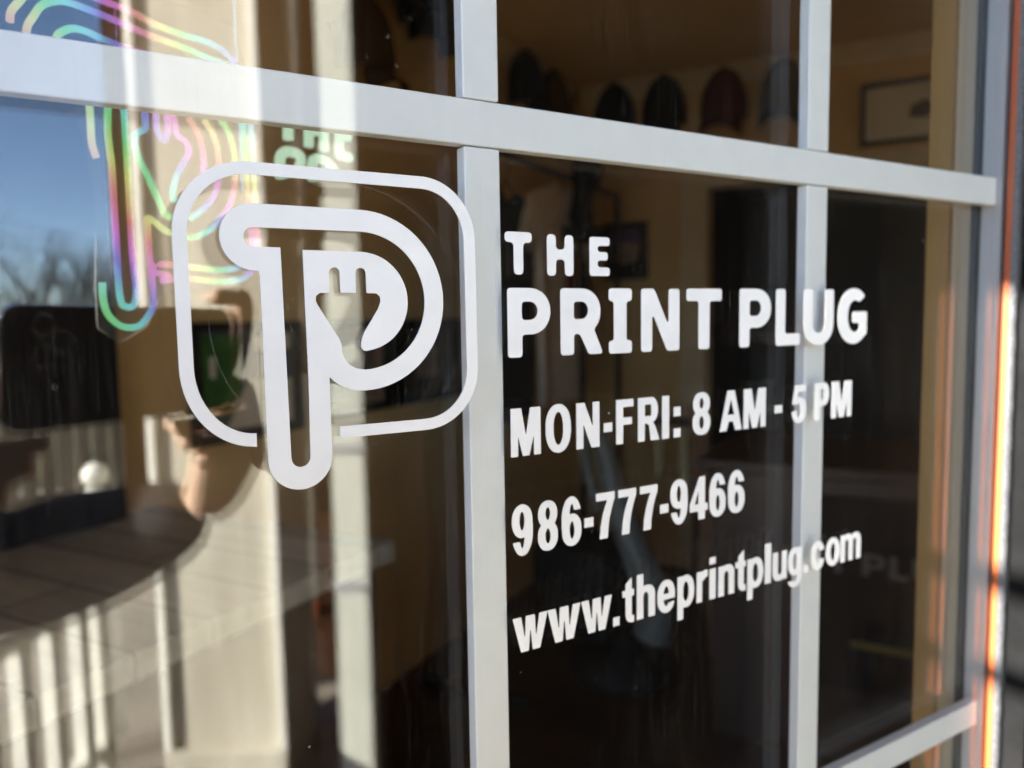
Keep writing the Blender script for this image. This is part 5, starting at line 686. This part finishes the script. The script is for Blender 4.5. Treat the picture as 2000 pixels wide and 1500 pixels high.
# white downspout
rc = thing('downspout', 'white ribbed downspout with two straps, mirrored between the logo stem and centre bar', 'downspout', (.552, -1.315, DZ), RA)
bm = NB(); pr_ = []
for k in range(5): pr_ += [(-.042 + k * .018, -.034), (-.042 + k * .018 + .012, -.034), (-.042 + k * .018 + .014, -.029), (-.042 + k * .018 + .016, -.029)]
pr_ = [p for p in pr_ if p[0] <= .044] + [(.046, -.034), (.046, .034), (-.046, .034), (-.046, -.034)]
a_ = [bm.verts.new((x, y, .03)) for x, y in pr_]; b_ = [bm.verts.new((x, y, 3.15)) for x, y in pr_]
bm.faces.new(a_); bm.faces.new(b_[::-1])
for i in range(len(pr_)): bm.faces.new((a_[i], b_[i], b_[(i + 1) % len(pr_)], a_[(i + 1) % len(pr_)]))
obj('pipe', bm, M['offwh'], rc)
for z in (.72, 1.02):
    bm = NB(); box(bm, -.050, .050, -.038, .038, z, z + .022, bev=.002); st = obj('strap', bm, M['spacer'], rc)
bm = NB(); box(bm, -.055, .055, -.043, .043, 0, .05, bev=.004); obj('shoe', bm, M['offwh'], rc)
# porch railing from the box post back towards the house
rl = thing('railing', 'white painted porch railing with square balusters, mirrored at the lower left', 'railing', (.265, -2.076, DZ), 0)
dv = Vector((-.548, .837, 0)).normalized(); rzr = math.atan2(dv.y, dv.x)
rl.rotation_euler = (0, 0, rzr)
bm = NB(); box(bm, .36, 1.05, -.035, .035, .66, .70, bev=.004); obj('top_rail', bm, M['rail'], rl)
bm = NB(); box(bm, .36, 1.05, -.022, .022, .26, .30, bev=.003); obj('bottom_rail', bm, M['rail'], rl)
for k in range(4, 10):
    x = .042 + k * .1; bm = NB(); box(bm, x - .016, x + .016, -.016, .016, .3005, .6595, bev=.002); obj('baluster', bm, M['rail'], rl)
SH1, SH2 = .512, .448
bm = NB(); box(bm, .352, .392, -.022, .022, 0, .735, bev=.004); obj('newel', bm, M['rail'], rl)
# porch roof, plus an unseen screen added to shadow the window's right stop
pr = thing('porch_roof', 'white boarded porch roof above the window, out of frame', 'roof', (.5, -1.0, 1.9))
bm = NB(); box(bm, -.9, 3.4, -2.45, .08, 1.9, 1.98); obj('soffit', bm, M['soffit'], pr, True)
bm = NB(); box(bm, -1.0, 3.5, -2.55, .2, 1.981, 2.05); obj('covering', bm, M['roof'], pr, True)
bm = NB(); box(bm, -.90, -.86, -.30, .08, .72, 1.899); box(bm, -.885, -.875, -.29, -.28, .30, .72); box(bm, -.885, -.875, .06, .07, .30, .72); box(bm, -.886, -.874, -.30, .08, SH1, SH1 + .013); box(bm, -.886, -.874, -.30, .08, SH2, SH2 + .011); obj('shadow_caster', bm, M['soffit'], pr, True)
# dark wall added to block bright reflections; its corner carries the downspout
al = thing('reflection_blocker', 'near black wall added to block bright reflections, white downspout at its corner, mirrored behind the lettering', 'wall', (.60, -1.36, DZ), RB)
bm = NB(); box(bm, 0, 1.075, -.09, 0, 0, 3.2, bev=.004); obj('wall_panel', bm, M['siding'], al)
# neighbouring wing
nb = thing('neighbouring_wing', 'dark brown clad wing of the building mirrored faintly behind the centre panes', 'building', (.42, -5.60, GZ), RB)
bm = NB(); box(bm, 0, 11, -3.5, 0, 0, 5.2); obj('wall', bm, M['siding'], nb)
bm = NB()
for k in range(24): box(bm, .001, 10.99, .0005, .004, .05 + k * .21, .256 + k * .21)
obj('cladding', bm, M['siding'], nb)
bm = NB(); box(bm, -.2, 11.2, -3.7, .25, 5.201, 5.35); obj('roof', bm, M['roof'], nb)
# fence
fe = thing('board_fence', 'weathered upright board fence mirrored under the phone at the far left', 'fence', (-1.5, -6.4, GZ), R(3))
rf = random.Random(5)
bm = NB(); x = -4.5
while x < 3.6:
    w_ = rf.uniform(.085, .11); h_ = 1.25 + rf.uniform(-.03, .03); prism(bm, [(x, 0), (x + w_, 0), (x + w_, h_ - .03), (x + w_ * .5, h_), (x, h_ - .03)], -.01, .01); x += w_ + rf.uniform(.012, .03)
obj('boards', bm, M['fence'], fe)
bm = NB(); box(bm, -4.5, 3.6, -.05, -.0105, .25, .34); box(bm, -4.5, 3.6, -.05, -.0105, .9, .99); obj('rails', bm, M['fence'], fe)
# ball finial
fn = thing('finial_post', 'white ball finial on a short post mirrored beside the jacket sleeve', 'finial', (.105, -2.42, DZ), 0)
bm = NB(); box(bm, -.045, .045, -.045, .045, 0, .74, bev=.004); obj('shaft', bm, M['rail'], fn)
bm = NB(); lathe(bm, [(.075, .741), (.07, .755), (.035, .78), (.03, .795)], 24); obj('cap', bm, M['rail'], fn, smooth=True)
bm = NB(); ell(bm, (0, 0, .832), (.040, .040, .040), 24, 16); obj('ball', bm, M['rail'], fn, smooth=True)
# bare trees
def tree(lab, x, y, h, seed, spread=1.0, dens=7):
    rt = random.Random(seed); t = thing('bare_tree', lab, 'tree', (x, y, GZ), 0, 'bare winter trees')
    tb, cb_ = NB(), NB()
    def grow(p, d, L, r, lev):
        q = [p]; dd = d.copy()
        for i in range(3):
            dd = (dd + Vector((rt.uniform(-.25, .25), rt.uniform(-.25, .25), rt.uniform(-.05, .18)))).normalized(); q.append(q[-1] + dd * L / 3)
        tube(tb if lev == 0 else cb_, q, r, 5 if lev < 2 else 3, r2=r * .55)
        if lev >= 5: return
        n = dens if lev == 0 else rt.randint(3, 4)
        for k in range(n):
            b = q[rt.choice((1, 2, 3, 3))]; e = (dd + Vector((rt.uniform(-1, 1), rt.uniform(-1, 1), rt.uniform(-.2, .7))) * spread).normalized()
            grow(b, e, L * rt.uniform(.55, .8), r * .5, lev + 1)
    grow(Vector((0, 0, 0)), Vector((0, 0, 1)), h * .36, h * .022, 0)
    obj('trunk', tb, M['bark'], t); obj('crown', cb_, M['bark'], t)
tree('widest bare tree, mirrored in the sky just above the phone', .45, -16, 3.5, 2, 1.15, 9)
tree('bare tree mirrored at the left edge of the sky', -.75, -15.2, 3.1, 11, 1.1, 9)
tree('low bare tree mirrored in the gap beside the box post', 1.3, -18, 3.3, 21, 1.1, 9)
tree('bare tree behind the other two, mirrored between them in the sky', -.1, -21, 3.9, 33, 1.1, 9)
for lab, h0, h1 in (('upper of the thin overhead wires mirrored in the sky', 1.60, 1.20), ('middle overhead wire mirrored in the sky', 1.41, 1.10), ('lowest overhead wire mirrored in the sky', 1.21, .97)):
    wq = thing('overhead_wire', lab, 'wire', (-12, -13.7, h0 + 2.4), 0, 'overhead wires'); bm = NB(); p = Vector((-.51, -13.735, h0)); q = Vector((1.2, -13.735, h1)); d = q - p
    tube(bm, [p + d * k for k in (-8, -4, -1, 0, .5, 1, 2, 4)], .006, 5); obj('cable', bm, M['wire'], wq, True)
hs = thing('house', 'small beige stuccoed house with a brown roof mirrored beside the box post', 'house', (4.6, -20, GZ), 0)
bm = NB(); box(bm, -2.9, 3, -2.5, 2.2, 0, 2.75); obj('wall', bm, M['stucco'], hs)
bm = NB(); prism(bm, [(-3.1, 2.751), (3.2, 2.751), (0, 3.9)], -2.7, 2.4); obj('roof', bm, M['roof'], hs)
for x in (-1.6, 1.4):
    bm = NB(); box(bm, x - .45, x + .45, 2.2005, 2.23, 1.0, 2.1); w1 = obj('window', bm, M['soffit'], hs); bm = NB(); box(bm, x - .38, x + .38, 2.2305, 2.235, 1.07, 2.03); obj('pane', bm, M['phone'], w1)

# ============================================================ THE PHONE (lens at the camera) AND THE PERSON HOLDING IT
# local axes: x right, y up, z back towards the photographer
ph = thing('phone', 'black phone held sideways, mirrored at the left with one bright rounded corner', 'phone', mtx=CAM_M)
def rrect(x0, x1, y0, y1, r, n=6):
    P = []
    for cx, cy, a in ((x1 - r, y1 - r, 0), (x0 + r, y1 - r, 90), (x0 + r, y0 + r, 180), (x1 - r, y0 + r, 270)):
        P += [(cx + r * math.cos(R(a + 90 * k / n)), cy + r * math.sin(R(a + 90 * k / n))) for k in range(n + 1)]
    return P
def slab(P, z0, z1, inset=0.0):
    bm = NB(); a = [bm.verts.new((x, y, z0)) for x, y in P]; b = [bm.verts.new((x, y, z1)) for x, y in P]
    bm.faces.new(a); bm.faces.new(b[::-1])
    for i in range(len(P)): bm.faces.new((a[i], b[i], b[(i + 1) % len(P)], a[(i + 1) % len(P)]))
    return bm
PX0, PX1, PY0, PY1 = -.0235, .1510, -.066, .0120
bm = slab(rrect(PX0, PX1, PY0, PY1, .012), .0046, .0120); bmesh.ops.bevel(bm, geom=[e for e in bm.edges if abs(e.verts[0].co.z - e.verts[1].co.z) < 1e-6], offset=.0008, segments=2, affect='EDGES'); obj('band', bm, M['steel'], ph)
obj('back', slab(rrect(PX0 + .0012, PX1 - .0012, PY0 + .0012, PY1 - .0012, .011), .0036, .00455), M['phone'], ph)
obj('screen', slab(rrect(PX0 + .0012, PX1 - .0012, PY0 + .0012, PY1 - .0012, .011), .01205, .0126), M['phone'], ph)
bp = obj('camera_bump', slab(rrect(-.0175, .0195, -.030, .0070, .009), .0022, .0035), M['phone'], ph)
for cx, cy in ((0, 0), (0, -.019), (.0155 - .004, -.010)):
    bm = NB(); tube(bm, [(cx + .0068 * math.cos(a), cy + .0068 * math.sin(a), .0016) for a in [2 * math.pi * k / 28 for k in range(28)]], .0006, 6, close=True); obj('lens_ring', bm, M['steel'], bp, smooth=True)

person = thing('person', 'person in a dark jacket raising a phone with both hands, mirrored at lower left', 'person', mtx=CAM_M)
def fing(P): return skin([P], 2)
def hand(sx, ox):
    """sx = 1 right hand at the phone's right end"""
    X = lambda x: ox + sx * x
    ch = []
    ch.append([(X(.018), -.160, .044, .024, .022), (X(.020), -.136, .028, .030, .018), (X(.017), -.112, .015, .036, .015), (X(.022), -.088, .016, .032, .014), (X(.025), -.060, .025, .026, .013), (X(.025), -.042, .028, .021, .013)])
    f = [[(X(.024), -.050, .030, .010), (X(.034), -.024, .030, .0095), (X(.034), .004, .024, .0085), (X(.024), .0205, .014, .0078), (X(.004), .0215, .008, .0072), (X(-.014), .0205, .006, .0064)],
         [(X(.030), -.062, .024, .0105), (X(.034), -.066, .012, .0098), (X(.020), -.074, .004, .0088), (X(-.004), -.0755, .003, .0080), (X(-.030), -.0752, .005, .0074), (X(-.046), -.0745, .008, .0064)],
         [(X(.026), -.078, .024, .0105), (X(.028), -.082, .010, .0095), (X(.014), -.089, .003, .0088), (X(-.008), -.0905, .002, .0080), (X(-.028), -.089, .005, .0072), (X(-.038), -.087, .009, .0064)],
         [(X(.020), -.092, .024, .0095), (X(.020), -.097, .010, .0088), (X(.006), -.104, .004, .0080), (X(-.012), -.104, .005, .0072), (X(-.022), -.101, .011, .0062)],
         [(X(.010), -.066, .036, .0125), (X(.000), -.050, .038, .0105), (X(-.012), -.034, .030, .0092), (X(-.022), -.022, .022, .0076)]]
    return [skin(ch, 2)] + [fing(q) for q in f], [(q[-1], q[-2]) for q in f]
rh, rtips = hand(1, .139); lh, ltips = hand(-1, -.040)
# skeleton for torso, legs, arms (one skin), photographer stands to the left behind the phone
cxp = -.155; zb = .46
WR = (.157, -.158, .044, .027, .025); EL = (.080, -.265, .270, .050); SH = (.015, .075, .46, .056)
WL = (-.060, -.158, .044, .026, .020); ELl = (-.36, -.235, .30, .043); SHl = (-.325, .075, .46, .056)
FT = DZ
body_ch = [[(cxp, -.40, zb, .15, .11), (cxp, -.24, zb, .14, .10), (cxp, -.05, zb, .16, .11), (cxp, .07, zb, .13, .09), (cxp, .13, zb - .005, .058), (cxp, .19, zb - .02, .056), (cxp, .26, zb - .03, .078, .088), (cxp, .33, zb - .03, .080, .092), (cxp, .39, zb - .02, .055, .065)],
           [(cxp, .07, zb, .13, .09), SH, ((SH[0] + EL[0]) / 2, (SH[1] + EL[1]) / 2, (SH[2] + EL[2]) / 2, .048), EL, ((WR[0] + EL[0]) / 2, (WR[1] + EL[1]) / 2, (WR[2] + EL[2]) / 2, .038), WR],
           [(cxp, .07, zb, .13, .09), SHl, ((SHl[0] + ELl[0]) / 2, (SHl[1] + ELl[1]) / 2, (SHl[2] + ELl[2]) / 2, .048), ELl, ((WL[0] + ELl[0]) / 2, (WL[1] + ELl[1]) / 2, (WL[2] + ELl[2]) / 2, .038), WL]]
legs = []
for s in (-1, 1):
    legs.append([(cxp, -.40, zb, .15, .11), (cxp + s * .09, -.50, zb, .085), (cxp + s * .10, -.72, zb - .03, .065), (cxp + s * .10, -.86, zb - .03, .055), (cxp + s * .10, -1.02, zb + .02, .052), (cxp + s * .10, -1.17, zb + .08, .036), (cxp + s * .105, -1.20, zb + .03, .034), (cxp + s * .115, -1.22, zb - .10, .026)])
bodym = skin(body_ch + legs, 2)
bm = join_meshes([bodym] + rh + lh)
# face: nose, lips, ears and brow modelled on to the head
ell(bm, (cxp, .275, zb - .128), (.012, .020, .018), 12, 8); ell(bm, (cxp, .232, zb - .112), (.024, .007, .008), 12, 8)
for s in (-1, 1): ell(bm, (cxp + s * .082, .275, zb - .02), (.010, .028, .018), 10, 8)
pb = obj('body', bm, M['skin'], person, smooth=True)
for s in (-1, 1):
    bm = NB(); ell(bm, (cxp + s * .032, .300, zb - .108), (.013, .009, .010), 12, 8); obj('eye', bm, M['eye'], person, smooth=True)
hm = skin([[(cxp, .27, zb + .03, .075, .06), (cxp, .34, zb - .01, .088, .098), (cxp, .395, zb - .02, .072, .075), (cxp, .42, zb - .02, .03)]], 2); obj('hair', hm, M['hair'], person)
def grow(c, d): return tuple(c[:3]) + tuple(r + d for r in c[3:])
jk = [[grow(p, .016) for p in body_ch[0][:4]]] + [[grow(body_ch[0][3], .016)] + [grow(p, .024) for p in c[1:5]] + [tuple(c[5][i] * 1.02 - c[4][i] * .02 for i in range(3)) + (.031, .030)] for c in body_ch[1:]]
obj('jacket', skin(jk, 2), M['jacket'], person)
tr_ = [[grow(p, .013) for p in L[:6]] for L in legs]
obj('trousers', skin(tr_, 2), M['jeans'], person)
for s in (-1, 1):
    bm = join_meshes([skin([[(cxp + s * .10, -1.21, zb + .09, .045, .04), (cxp + s * .107, -1.225, zb + .02, .045, .038), (cxp + s * .12, -1.235, zb - .12, .042, .03)]], 2)]); obj('shoe', bm, M['shoe'], person, smooth=True)
